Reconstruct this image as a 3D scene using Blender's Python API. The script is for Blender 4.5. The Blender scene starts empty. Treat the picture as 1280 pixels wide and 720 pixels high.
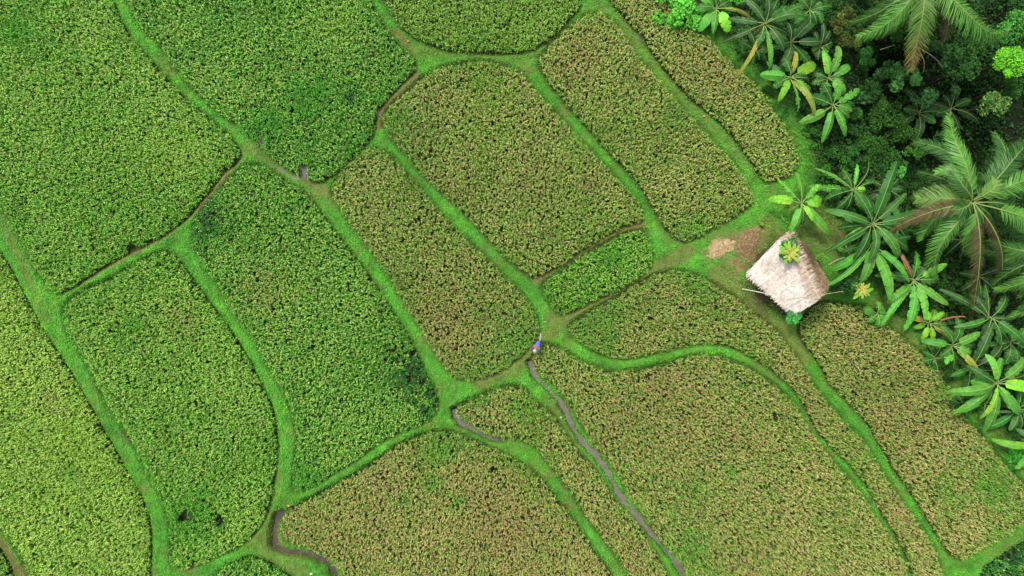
import bpy, math, numpy as np
from math import radians as R
rng = np.random.default_rng(7)
H = 50.0            # drone height; 20 px of the 1280 px photo = 1 m on the ground
C = bpy.context.scene.collection
PI = math.pi

def W(px, py, z=0.0):
    k = (H - z) / H / 20.0
    return np.array([(px - 640) * k, (360 - py) * k, z])
def lin(r, g, b):
    f = lambda c: c/12.92 if c <= .04045 else ((c+.055)/1.055)**2.4
    return np.array([f(r/255), f(g/255), f(b/255)])
def sstep(a, b, x):
    t = np.clip((x-a)/(b-a), 0, 1); return t*t*(3-2*t)
def norm(v): return v/np.maximum(np.linalg.norm(v, axis=-1, keepdims=True), 1e-9)

# ---------- smooth value noise ----------
_T = np.random.default_rng(99).random((256, 256))
def noise2(x, y, s=1.0, off=0):
    x = np.asarray(x, float)/s + 71.3 + off*17.7; y = np.asarray(y, float)/s + 33.1 + off*9.2
    xi = np.floor(x).astype(int); yi = np.floor(y).astype(int)
    fx = x-xi; fy = y-yi; fx = fx*fx*(3-2*fx); fy = fy*fy*(3-2*fy)
    g = lambda a, b: _T[a % 256, b % 256]
    return (g(xi, yi)*(1-fx)+g(xi+1, yi)*fx)*(1-fy)+(g(xi, yi+1)*(1-fx)+g(xi+1, yi+1)*fx)*fy
def fbm(x, y, s, off=0):
    return (noise2(x, y, s, off)+.5*noise2(x, y, s/2.1, off+1)+.25*noise2(x, y, s/4.3, off+2))/1.75

# ---------- polygons ----------
def inside(P, x, y):
    c = np.zeros(x.shape, bool); n = len(P)
    for i in range(n):
        x0, y0 = P[i]; x1, y1 = P[(i+1) % n]
        if y0 == y1: continue
        m = ((y0 > y) != (y1 > y)) & (x < (x1-x0)*(y-y0)/(y1-y0)+x0)
        c ^= m
    return c
def segdist(P, x, y, closed=True):
    d = np.full(x.shape, 1e9); n = len(P)
    for i in range(n if closed else n-1):
        x0, y0 = P[i]; x1, y1 = P[(i+1) % n]
        dx, dy = x1-x0, y1-y0; L = dx*dx+dy*dy+1e-12
        t = np.clip(((x-x0)*dx+(y-y0)*dy)/L, 0, 1)
        d = np.minimum(d, (x-x0-t*dx)**2+(y-y0-t*dy)**2)
    return np.sqrt(d)
def smoothpoly(P, it=2, closed=True):
    P = np.array(P, float)
    for _ in range(it):
        Q = np.roll(P, -1, 0) if closed else P[1:]
        A = P if closed else P[:-1]
        N = np.empty((2*len(A), 2)); N[0::2] = A*.75+Q*.25; N[1::2] = A*.25+Q*.75
        if not closed: N = np.vstack([P[:1], N, P[-1:]])
        P = N
    return P

# ---------- mesh accumulator ----------
class Acc:
    def __init__(s): s.v = []; s.f = {3: [], 4: []}; s.c = []; s.n = 0
    def add(s, v, f, c):
        v = np.asarray(v, float).reshape(-1, 3); f = np.asarray(f, int)
        c = np.asarray(c, float)
        if c.ndim == 1: c = np.tile(c, (len(v), 1))
        s.v.append(v); s.c.append(c[:, :3]); s.f[f.shape[1]].append(f+s.n); s.n += len(v)
    def build(s, name, mat, parent=None, loc=None, smooth=False):
        me = bpy.data.meshes.new(name)
        V = np.vstack(s.v); Cc = np.vstack(s.c)
        if loc is not None: V = V-np.asarray(loc)
        fs = [np.vstack(a) for a in (s.f[3], s.f[4]) if a]
        loops = np.concatenate([a.ravel() for a in fs])
        sizes = np.concatenate([np.full(len(a), a.shape[1]) for a in fs])
        me.vertices.add(len(V)); me.vertices.foreach_set('co', V.astype(np.float32).ravel())
        me.loops.add(len(loops)); me.loops.foreach_set('vertex_index', loops.astype(np.int32))
        me.polygons.add(len(sizes))
        me.polygons.foreach_set('loop_start', np.concatenate([[0], np.cumsum(sizes)[:-1]]).astype(np.int32))
        me.polygons.foreach_set('loop_total', sizes.astype(np.int32))
        if smooth: me.polygons.foreach_set('use_smooth', np.ones(len(sizes), bool))
        me.update(calc_edges=True)
        at = me.attributes.new('col', 'FLOAT_COLOR', 'POINT')
        at.data.foreach_set('color', np.hstack([np.clip(Cc, 0, 1), np.ones((len(V), 1))]).astype(np.float32).ravel())
        me.materials.append(mat)
        o = bpy.data.objects.new(name, me); C.objects.link(o)
        if parent is not None: o.parent = parent
        elif loc is not None: o.location = loc
        return o
def withrib(acc, name, m, root, b):
    o = acc.build(name, m, root, b, name == 'leaf'); acc.rib.build('midrib', m, o, b, True); return o
def tag(o, label=None, cat=None, group=None, kind=None):
    if label: o['label'] = label
    if cat: o['category'] = cat
    if group: o['group'] = group
    if kind: o['kind'] = kind
    return o
def empty(name, loc):
    o = bpy.data.objects.new(name, None); C.objects.link(o); o.location = loc; o.empty_display_size = .2
    return o

# ---------- materials ----------
def mat(name, rough=.55, trans=.0, spec=.35, var=.0, vs=3.0, bump=0, bs=20, base=None):
    m = bpy.data.materials.new(name); m.use_nodes = True; nt = m.node_tree; N = nt.nodes; L = nt.links
    N.clear(); out = N.new('ShaderNodeOutputMaterial'); p = N.new('ShaderNodeBsdfPrincipled')
    p.inputs['Roughness'].default_value = rough; p.inputs['Specular IOR Level'].default_value = spec
    if base is None:
        a = N.new('ShaderNodeAttribute'); a.attribute_name = 'col'; col = a.outputs['Color']
    else:
        a = N.new('ShaderNodeRGB'); a.outputs[0].default_value = (*base, 1); col = a.outputs[0]
    g = N.new('ShaderNodeNewGeometry')
    if var > 0:
        n = N.new('ShaderNodeTexNoise'); n.inputs['Scale'].default_value = vs; n.inputs['Detail'].default_value = 4
        L.new(g.outputs['Position'], n.inputs['Vector'])
        mr = N.new('ShaderNodeMapRange'); mr.inputs[1].default_value = .3; mr.inputs[2].default_value = .7
        mr.inputs[3].default_value = 1-var; mr.inputs[4].default_value = 1+var
        L.new(n.outputs['Fac'], mr.inputs[0])
        h = N.new('ShaderNodeVectorMath'); h.operation = 'SCALE'
        L.new(col, h.inputs[0]); L.new(mr.outputs[0], h.inputs['Scale']); col = h.outputs[0]
    L.new(col, p.inputs['Base Color'])
    if bump:
        n2 = N.new('ShaderNodeTexNoise'); n2.inputs['Scale'].default_value = bs; n2.inputs['Detail'].default_value = 5
        L.new(g.outputs['Position'], n2.inputs['Vector'])
        b = N.new('ShaderNodeBump'); b.inputs['Strength'].default_value = bump; b.inputs['Distance'].default_value = .05
        L.new(n2.outputs['Fac'], b.inputs['Height']); L.new(b.outputs[0], p.inputs['Normal'])
    sh = p.outputs[0]
    if trans:
        t = N.new('ShaderNodeBsdfTranslucent'); L.new(col, t.inputs['Color'])
        mx = N.new('ShaderNodeMixShader'); mx.inputs[0].default_value = trans
        L.new(sh, mx.inputs[1]); L.new(t.outputs[0], mx.inputs[2]); sh = mx.outputs[0]
    L.new(sh, out.inputs['Surface'])
    return m
M_rice = mat('rice_leaf', .6, .15, .25)
M_grass = mat('bund_grass', .6, .2, .25, .25, 1.3)
M_ground = mat('ground_soil', .85, 0, .2, .3, 4.0, .6, 9)
M_leaf = mat('broad_leaf', .5, .2, .22, .15, 6)
M_foliage = mat('small_foliage', .65, .1, .15, .15, 3)
M_palm = mat('palm_leaf', .45, .15, .35, .1, 3)
M_bark = mat('bark', .85, 0, .2, .3, 8, .8, 30)
M_thatch = mat('thatch', .9, 0, .1, .22, 5, .7, 40)
M_wood = mat('wood', .8, 0, .2, .25, 8, .4, 40)
M_cloth = mat('cloth', .8, 0, .2, .1, 20, .3, 60)
M_skin = mat('skin', .55, 0, .3)
M_mud = mat('wet_mud', .22, 0, .5, .25, 2.2, .35, 6)

# ---------- the rice plots, traced as canopy outlines ----------
PLOTS = {
'A': [(135,-5),(147,27),(167,55),(187,78),(207,100),(227,123),(247,138),(267,155),(287,173),(298,190),(290,203),(273,213),(257,238),(247,247),(233,267),(213,283),(187,300),(160,312),(133,327),(100,348),(70,368),(60,362),(40,333),(17,290),(0,262),(-45,200),(-110,110),(-110,-110),(70,-110)],
'B': [(0,327),(7,337),(30,383),(50,420),(73,453),(90,480),(110,517),(133,558),(153,593),(170,623),(180,647),(184,680),(181,722),(178,830),(80,830),(33,722),(20,693),(0,665),(-60,590),(-110,520),(-110,180)],
'C': [(155,-5),(177,37),(197,50),(213,77),(233,103),(253,123),(277,143),(297,157),(317,177),(340,197),(363,213),(398,228),(420,213),(437,197),(453,183),(465,167),(467,140),(477,127),(497,103),(518,87),(517,73),(497,55),(477,30),(458,-5),(420,-110),(95,-110)],
'D': [(478,-2),(497,27),(513,42),(533,53),(560,61),(600,63),(640,63),(656,61),(670,57),(687,47),(707,27),(723,10),(728,-4),(715,-30),(690,-110),(440,-110)],
'E': [(477,150),(483,133),(507,117),(530,93),(560,80),(603,74),(640,83),(654,93),(667,110),(687,133),(713,160),(740,190),(763,213),(787,238),(803,260),(804,277),(783,280),(753,295),(723,315),(690,337),(668,347),(653,339),(633,323),(613,300),(587,272),(560,246),(527,217),(507,193),(485,167)],
'F': [(750,13),(727,20),(703,40),(680,63),(673,77),(683,97),(707,127),(737,160),(763,190),(793,220),(806,240),(820,262),(837,290),(853,302),(873,297),(900,280),(933,263),(945,248),(937,233),(928,215),(907,190),(880,163),(853,133),(827,103),(800,73),(783,48),(770,28)],
'G': [(762,-5),(783,20),(800,37),(817,63),(840,93),(867,123),(900,147),(927,180),(947,207),(956,226),(975,225),(992,218),(1001,205),(997,180),(983,158),(975,144),(960,124),(942,100),(922,84),(900,62),(887,44),(860,32),(838,8),(826,-5),(770,-110),(700,-110)],
'H': [(312,204),(298,210),(283,227),(260,248),(243,270),(237,297),(250,330),(270,353),(287,387),(303,407),(320,430),(333,457),(347,478),(358,497),(366,522),(372,547),(367,590),(364,618),(387,610),(413,593),(437,580),(463,560),(493,543),(527,530),(548,513),(543,490),(533,473),(520,440),(503,410),(483,380),(463,350),(440,320),(420,293),(400,267),(380,242),(353,226),(330,209)],
'I': [(463,183),(450,192),(433,207),(417,227),(412,240),(423,257),(443,287),(467,317),(487,347),(507,383),(533,420),(550,453),(567,472),(587,477),(620,467),(640,453),(657,440),(669,424),(675,407),(669,390),(657,373),(637,353),(607,322),(580,297),(553,267),(530,242),(514,225),(497,203),(477,187)],
'J': [(677,357),(697,342),(723,325),(750,308),(780,292),(807,287),(815,305),(817,330),(807,341),(773,363),(740,377),(707,393),(697,391),(683,373)],
'K': [(707,413),(733,393),(763,377),(790,360),(820,344),(847,338),(873,343),(900,360),(927,377),(943,393),(960,403),(977,420),(997,447),(1012,473),(1033,500),(1060,530),(1083,553),(1100,583),(1120,613),(1143,647),(1167,680),(1183,718),(1205,830),(1170,830),(1143,713),(1130,680),(1110,650),(1093,620),(1077,592),(1050,567),(1027,543),(1010,510),(992,483),(977,470),(960,457),(940,445),(917,432),(887,428),(853,434),(820,441),(787,449),(757,446),(730,432)],
'L': [(667,447),(670,437),(683,430),(707,440),(733,457),(767,467),(807,463),(840,454),(873,445),(907,448),(933,460),(957,474),(980,490),(1000,512),(1020,547),(1043,577),(1067,602),(1087,629),(1103,655),(1123,682),(1140,720),(1160,830),(880,830),(862,722),(847,697),(827,677),(810,650),(787,620),(770,587),(747,563),(723,523),(707,495),(686,476),(668,462)],
'M': [(567,512),(583,503),(607,493),(637,483),(657,487),(673,508),(693,522),(707,545),(727,572),(750,594),(763,620),(783,642),(803,662),(813,682),(836,722),(880,830),(830,830),(783,713),(762,682),(740,656),(720,622),(700,597),(680,570),(660,553),(640,549),(613,546),(590,534),(572,523)],
'N': [(350,647),(380,630),(410,613),(440,597),(470,577),(500,557),(533,542),(560,541),(587,550),(613,563),(637,573),(655,584),(677,601),(693,623),(713,648),(730,670),(747,697),(766,722),(810,830),(470,830),(430,722),(411,700),(387,688),(360,680),(348,668)],
'O': [(74,388),(88,372),(100,364),(133,350),(167,330),(198,314),(214,318),(230,340),(253,373),(283,412),(308,450),(325,485),(337,510),(343,540),(343,573),(338,603),(335,630),(328,646),(316,668),(293,687),(267,698),(240,709),(217,715),(211,697),(212,670),(207,643),(193,610),(180,587),(170,567),(150,533),(133,510),(118,480),(106,455),(92,432),(78,407)],
'P': [(262,722),(290,708),(312,699),(330,706),(350,718),(375,735),(420,830),(240,830)],
'Q': [(1000,412),(1010,392),(1033,377),(1060,381),(1093,386),(1107,402),(1127,419),(1153,442),(1170,460),(1190,484),(1200,512),(1225,540),(1247,567),(1267,590),(1285,607),(1330,640),(1330,650),(1285,655),(1260,673),(1233,688),(1210,702),(1195,699),(1180,677),(1163,650),(1143,617),(1120,587),(1100,550),(1083,523),(1057,497),(1040,480),(1027,453),(1010,430)],
'R': [(1228,722),(1253,702),(1285,682),(1330,668),(1400,690),(1400,830),(1220,830)],
'S': [(-8,690),(2,706),(12,730),(40,830),(-110,830),(-110,560)],
}
ZC = .5
POLY = {}
for k, P in PLOTS.items():
    q = smoothpoly([W(x, y, ZC)[:2] for x, y in P], 2)
    POLY[k] = q
LEVEL = dict(A=-.3, B=-.45, C=-.2, D=-.15, E=-.22, F=-.18, G=-.25, H=-.25, I=-.2, J=-.28, K=-.3, L=-.3, M=-.3, N=-.4, O=-.35, P=-.4, Q=-.3, R=-.4, S=-.4)
CH1 = smoothpoly([W(x, y)[:2] for x, y in [(661,452),(667,470),(685,487),(706,508),(716,535),(731,556),(748,574),(764,598),(776,622),(795,645),(815,668),(829,685),(845,702),(856,720),(885,770),(915,830)]], 2, False)
CH2 = smoothpoly([W(x, y)[:2] for x, y in [(353,640),(344,650),(342,668),(342,684),(356,690),(378,693),(398,699),(411,708),(421,722),(450,780),(468,830)]], 2, False)
CH3 = smoothpoly([W(x, y)[:2] for x, y in [(566,513),(569,524),(580,532),(594,540),(611,549),(630,552)]], 2, False)
CHS = [(CH1, .12), (CH2, .19), (CH3, .09)]
JUNG = np.array([W(x, y)[:2] for x, y in [(800,-400),(835,-60),(858,0),(885,26),(915,57),(938,84),(964,114),(990,143),(1009,180),(1013,215),(1010,232),(1003,250),(1030,268),(1058,290),(1072,330),(1092,362),(1118,392),(1150,418),(1178,440),(1202,470),(1225,500),(1250,540),(1282,572),(1330,610),(1420,700),(1700,900),(2600,1000),(2600,-400)]])
HUTC = W(985, 342)

def terrain(x, y):
    x = np.asarray(x, float); y = np.asarray(y, float)
    d = np.full(x.shape, 3.0); lev = np.zeros(x.shape)
    for k, P in POLY.items():
        lo = P.min(0)-1.2; hi = P.max(0)+1.2
        m = (x > lo[0]) & (x < hi[0]) & (y > lo[1]) & (y < hi[1])
        if not m.any(): continue
        xs, ys = x[m], y[m]; s = segdist(P, xs, ys); s = np.where(inside(P, xs, ys), -s, s)
        dm = d[m]; lm = lev[m]; b = s < dm; dm[b] = s[b]; lm[b] = LEVEL[k]; d[m] = dm; lev[m] = lm
    top = .06+.12*fbm(x, y, 2.2, 3)
    t = sstep(-.02, .34, d)
    z = (lev+.04*noise2(x, y, .5, 4))*(1-t)+top*t
    z += .05*(noise2(x, y, .35, 5)-.5)*t
    ch = np.full(x.shape, 9.)
    for P, w in CHS:
        c = segdist(P, x, y, False)-w-.2*(noise2(x, y, .45, 8)-.5)-.16*(noise2(x, y, 1.7, 9)-.5); ch = np.minimum(ch, c)
    tc = 1-sstep(-.02, .26, ch)
    z = z*(1-tc)+(-.5)*tc
    j = segdist(JUNG, x, y); j = np.where(inside(JUNG, x, y), j, 0)
    bx, by = 29.8, 10.2
    pit = np.exp(-(((x-bx)/4.5)**2+((y-by)/3.2)**2))+.8*np.exp(-(((x-25.5)/1.8)**2+((y-14.5)/1.8)**2))  # pits added to the ravine ground so these zones fall dark
    far = 1-sstep(40, 90, np.hypot(x, y))
    z = z-(.7*sstep(0, 1.6, j)+2.0*sstep(1.5, 9, j)+.6*sstep(0, 3, j)*(fbm(x, y, 3, 6)-.5)*2)-sstep(.5, 3, j)*5.5*pit*far
    return z, d, ch, j
def gz(x, y):
    return float(terrain(np.array([x]), np.array([y]))[0][0])

# ---------- ground: one sheet to the horizon ----------
WORN = [([(690,400),(740,378),(800,347),(860,315)],13,.75),([(672,346),(740,306),(800,282)],9,.9),([(705,400),(680,420),(668,440),(640,462),(600,480)],10,.7),
 ([(525,62),(600,72),(660,74),(745,12)],10,.42),([(518,96),(490,125),(470,155)],10,.9),([(130,2),(165,60),(205,105),(292,185)],6,.95),
 ([(300,196),(260,245),(210,290),(100,352)],6,.95),([(310,185),(400,236)],9,.55),([(775,25),(860,128),(945,215)],9,.5),([(-5,672),(30,722)],9,.95),
 ([(900,345),(945,395),(1000,440)],20,.75),([(1040,300),(1010,280)],26,.7),([(965,240),(1035,290)],9,.5),([(1105,388),(1200,490),(1290,595)],8,.55),
 ([(820,245),(835,300)],9,.4),([(1235,695),(1290,665)],8,.4),([(495,40),(515,62)],5,.9),([(385,225),(405,240)],9,.8),([(870,290),(960,300)],14,.5),([(685,500),(720,560),(790,660),(830,715)],7,.55),
 ([(0,270),(30,330),(60,400)],8,.35),([(340,640),(335,700),(380,712)],8,.6),([(930,400),(975,330),(960,280)],16,.7),([(10,290),(40,350)],5,.6)]
def fx(x, y):
    w = np.zeros(x.shape)
    for P, r, s in WORN:
        Q = [W(a, b)[:2] for a, b in P]
        dd = segdist(Q, x, y, False)/(r/20)
        w = np.maximum(w, s*(1-sstep(.5, 1.3, dd+.8*(fbm(x, y, .7, 11)-.5))))
    return np.maximum(w, .5*sstep(.56, .8, fbm(x, y, 1.3, 13))+.25*sstep(.55, .8, noise2(x, y, .4, 14)))
def bare(x, y):
    b = np.zeros(x.shape)
    for px_, py_, r_ in ((897,311,15),(912,306,14),(930,316,15),(938,300,16),(922,330,12),(880,316,7)):
        q_ = W(px_, py_); b = np.maximum(b, 1-sstep(.45, 1.25, np.hypot(x-q_[0], y-q_[1])/(r_/20)+1.1*(fbm(x, y, .5, 17)-.5)))
    return b
def axis(lo, hi, st, far):
    a = list(np.arange(lo, hi+1e-6, st)); s = st
    while a[-1] < far: s *= 1.35; a.append(a[-1]+s)
    s = st
    while a[0] > -far: s *= 1.35; a.insert(0, a[0]-s)
    return np.array(a)
xs = axis(-37, 40, .11, 2500); ys = axis(-23, 23, .11, 2500)
X, Y = np.meshgrid(xs, ys)
Z, D, CHD, J = terrain(X.ravel(), Y.ravel())
x, y = X.ravel(), Y.ravel()
wn = fx(x, y)
gn = fbm(x, y, 1.1, 20)
green = lin(74, 134, 40)*(.75+.5*gn)[:, None]
olive = lin(98, 92, 50)*(.7+.6*fbm(x, y, .5, 22))[:, None]
soil = lin(74, 62, 40); mudc = lin(44, 48, 26)
col = green*(1-wn[:, None])+olive*wn[:, None]
eave_shade = (1-sstep(2.0, 3.0, np.hypot(x-HUTC[0]+.3, y-HUTC[1]+.2)+.8*(fbm(x, y, .6, 28)-.5)))[:, None]; col = col*(1-eave_shade)+lin(62, 58, 34)*eave_shade  # shade under the eaves put into the ground colour round the hut
bm = bare(x, y)[:, None]; col = col*(1-bm)+lin(122, 102, 68)*(.7+.6*fbm(x, y, .25, 18))[:, None]*bm
e = (1-sstep(.02, .22, D+.16*(noise2(x, y, .4, 24)-.5)))[:, None]*(.45+.45*wn[:, None]); col = col*(1-e)+soil*e
i_ = (1-sstep(-.1, .06, D))[:, None]; col = col*(1-i_)+mudc*i_
c_ = (1-sstep(0, .18, CHD))[:, None]; col = col*(1-c_)+lin(58, 48, 36)*c_
wet = np.zeros(len(x))
for px_, py_, r_ in ((375,214,13),(326,177,8),(353,212,6),(850,298,8),(800,45,6),(470,141,6)):
    q_ = W(px_, py_, 0); wet = np.maximum(wet, 1-sstep(.5, 1.1, np.hypot(x-q_[0], y-q_[1])/(r_/20)))
col = col*(1-wet[:, None])+lin(118, 112, 104)*wet[:, None]
jj = sstep(-.2, 1.6, J)[:, None]; col = col*(1-jj)+(lin(24, 36, 14)*(.6+.8*fbm(x, y, 1.2, 25))[:, None])*jj  # deep canopy shade put into the dark colour of the jungle floor
a = Acc(); nx, ny = len(xs), len(ys)
ii = (np.arange(ny-1)[:, None]*nx+np.arange(nx-1)[None]).ravel()
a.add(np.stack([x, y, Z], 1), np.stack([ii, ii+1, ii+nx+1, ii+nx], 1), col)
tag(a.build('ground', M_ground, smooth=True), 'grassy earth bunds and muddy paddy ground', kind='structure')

# muddy water lying in the channels
def ribbon(P, w, z, name, label, c):
    P = np.asarray(P); t = np.gradient(P, axis=0); n = norm(np.stack([-t[:, 1], t[:, 0]], 1))
    ww = w*(1.15+.5*(noise2(P[:, 0], P[:, 1], .6, 30)-.5))[:, None]
    L_ = np.hstack([P+n*ww, np.full((len(P), 1), z)]); R_ = np.hstack([P-n*ww, np.full((len(P), 1), z)])
    V = np.stack([L_, R_], 1).reshape(-1, 3); k = np.arange(len(P)-1)*2
    a = Acc(); a.add(V, np.stack([k, k+1, k+3, k+2], 1), c)
    return tag(a.build(name, M_mud), label, kind='structure')
def dense(P, st=.15):
    out = [];
    for a_, b_ in zip(P[:-1], P[1:]):
        n = max(1, int(np.hypot(*(b_-a_))/st)); out += [a_+(b_-a_)*k/n for k in range(n)]
    return np.array(out+[P[-1]])
ribbon(dense(CH1), .3, -.37, 'water', 'grey muddy water in the long narrow ditch left of the biggest brown plot', lin(102, 98, 84))
ribbon(dense(CH2), .36, -.43, 'water', 'dark brown mud in the curved ditch at the bottom edge', lin(74, 64, 50))
ribbon(dense(CH3), .24, -.4, 'water', 'short curl of grey mud round the tip of the narrow plot', lin(100, 94, 84))

# ---------- blades ----------
def blades(acc, base, ang, h0, rad, w, col, droop, taper=.55):
    """blade: base point, rises to (rad*.4, h0), then arches out to rad with tip at h0-droop"""
    n = len(base); dx = np.stack([np.cos(ang), np.sin(ang), np.zeros(n)], 1); sx = np.stack([-np.sin(ang), np.cos(ang), np.zeros(n)], 1)
    up = np.array([0, 0, 1.])
    p0 = base; p1 = base+dx*(rad*.35)[:, None]+up*h0[:, None]; p2 = base+dx*rad[:, None]+up*(h0-droop)[:, None]
    hw = (w/2)[:, None]
    V = np.stack([p0-sx*hw*.5, p0+sx*hw*.5, p1+sx*hw, p1-sx*hw, p2+sx*hw*taper, p2-sx*hw*taper], 1).reshape(-1, 3)
    k = np.arange(n)[:, None]*6
    F = np.concatenate([k+np.array([[0, 1, 2, 3]]), k+np.array([[3, 2, 4, 5]])])
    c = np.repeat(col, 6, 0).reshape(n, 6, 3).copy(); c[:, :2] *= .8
    acc.add(V, F, c.reshape(-1, 3))

# per plot: green leaf, ripening ear, share of ears, height, label
G1, G2, G3, G4 = lin(98,162,46), lin(84,154,44), lin(116,162,56), lin(122,174,58)
E1, E2, E3, E4 = lin(164,202,92), lin(184,192,106), lin(188,180,108), lin(178,208,96)
PINFO = {
'A': (G1, E1, .38, 'bright green plot of rice filling the top left corner, widest of the upper left plots'),
'B': (G4, E4, .42, 'yellow green plot of rice at the lower left edge, palest green of all plots'),
'C': (G2, E1, .36, 'green rice plot coming to a point at the bottom beside two grey wet corners'),
'D': (G3, E1, .30, 'small bowl shaped green plot cut by the top edge'),
'E': (G3, E2, .50, 'large olive brown rice plot with rounded top just above the photo centre'),
'F': (G3, E2, .50, 'long slanted olive plot ending at the wide green bund above the straw heaps'),
'G': (G3, E2, .55, 'narrow brownish rice strip running along the jungle edge at the top'),
'H': (G2, E1, .42, 'long green rice plot left of centre with dark green patches at both ends'),
'I': (G3, E2, .52, 'olive tan rice plot between two straight green bunds, the blue farmer at its lower tip'),
'J': (G1, E1, .38, 'smallest bright green rice plot, enclosed by bunds right of centre'),
'K': (G3, E3, .52, 'snaking tan rice strip starting wide beside the hut path and narrowing downhill'),
'L': (G3, E3, .58, 'largest tan brown rice plot, below the curving green bund and right of the muddy ditch'),
'M': (G3, E3, .52, 'thin tongue of tan rice squeezed between muddy ditch and curved bund at the bottom'),
'N': (G3, E3, .55, 'brownish rice plot with bright green specks, dark curved mud ditch on its left'),
'O': (G1, E1, .42, 'green shield shaped rice plot in the lower left, inside a ring of bunds'),
'P': (G2, E1, .30, 'small sliver of green rice at the bottom edge left of the dark mud ditch'),
'Q': (G3, E3, .62, 'brownest rice plot, below the hut and along the banana plants on the right'),
'R': (lin(80,150,54), E1, .14, 'leafy deep green plot in the bottom right corner'),
'S': (G1, E1, .30, 'tiny wedge of green rice in the bottom left corner'),
}
# local patches: plot, px, py, radius px, effect (g = greener, d = darker taller leaves, s = sparse, b = browner, y = yellow green)
PATCH = [('H',250,272,26,'d'),('H',512,466,26,'d'),('H',530,500,22,'d'),('O',272,656,7,'d'),('O',226,650,8,'d'),('C',440,120,10,'d'),('I',655,415,16,'g'),('H',375,595,20,'g'),('I',645,432,40,'g'),('I',600,470,30,'g'),('J',765,320,18,'g'),('K',742,402,32,'g'),('K',760,425,14,'g'),('K',880,350,26,'g'),
 ('N',540,605,12,'g'),('N',573,627,10,'g'),('N',505,628,10,'g'),('N',560,560,22,'g'),('N',630,650,40,'b'),('L',865,690,34,'g'),('L',915,590,12,'g'),('L',795,630,14,'y'),('L',1080,520,40,'b'),('C',385,125,25,'g'),('C',330,160,25,'g'),
 ('C',375,216,12,'s'),('C',323,176,8,'s'),('O',228,647,10,'s'),('O',272,650,10,'s'),('O',165,405,9,'g'),('O',230,650,35,'g'),('O',225,400,22,'b'),('Q',1235,610,40,'g'),('Q',1180,490,14,'g'),('Q',1120,500,50,'b'),
 ('F',852,140,16,'g'),('F',870,290,25,'g'),('F',800,90,20,'b'),('E',560,240,30,'b'),('E',738,228,14,'b'),('E',500,150,20,'g'),('E',705,285,8,'y'),('A',160,310,8,'s'),('A',55,105,6,'g'),('A',20,40,30,'g'),('A',220,190,40,'y'),
 ('B',90,540,60,'y'),('B',60,500,14,'b'),('B',85,590,10,'g'),('M',650,510,20,'g'),('M',700,640,14,'g'),('M',790,700,20,'b'),('M',600,495,20,'g'),('I',560,400,60,'b'),('G',900,80,40,'b'),('G',880,170,8,'s'),('G',800,45,8,'s'),
 ('D',600,50,10,'g'),('H',330,360,30,'b'),('K',1000,520,30,'b'),('K',1140,640,30,'b'),('R',1270,700,30,'d'),('L',740,470,10,'y'),('N',400,640,25,'y'),('H',420,250,12,'g'),('C',420,30,30,'y'),('E',620,130,25,'y'),('F',730,60,25,'b')]
CARR = dict(C=0)
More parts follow.
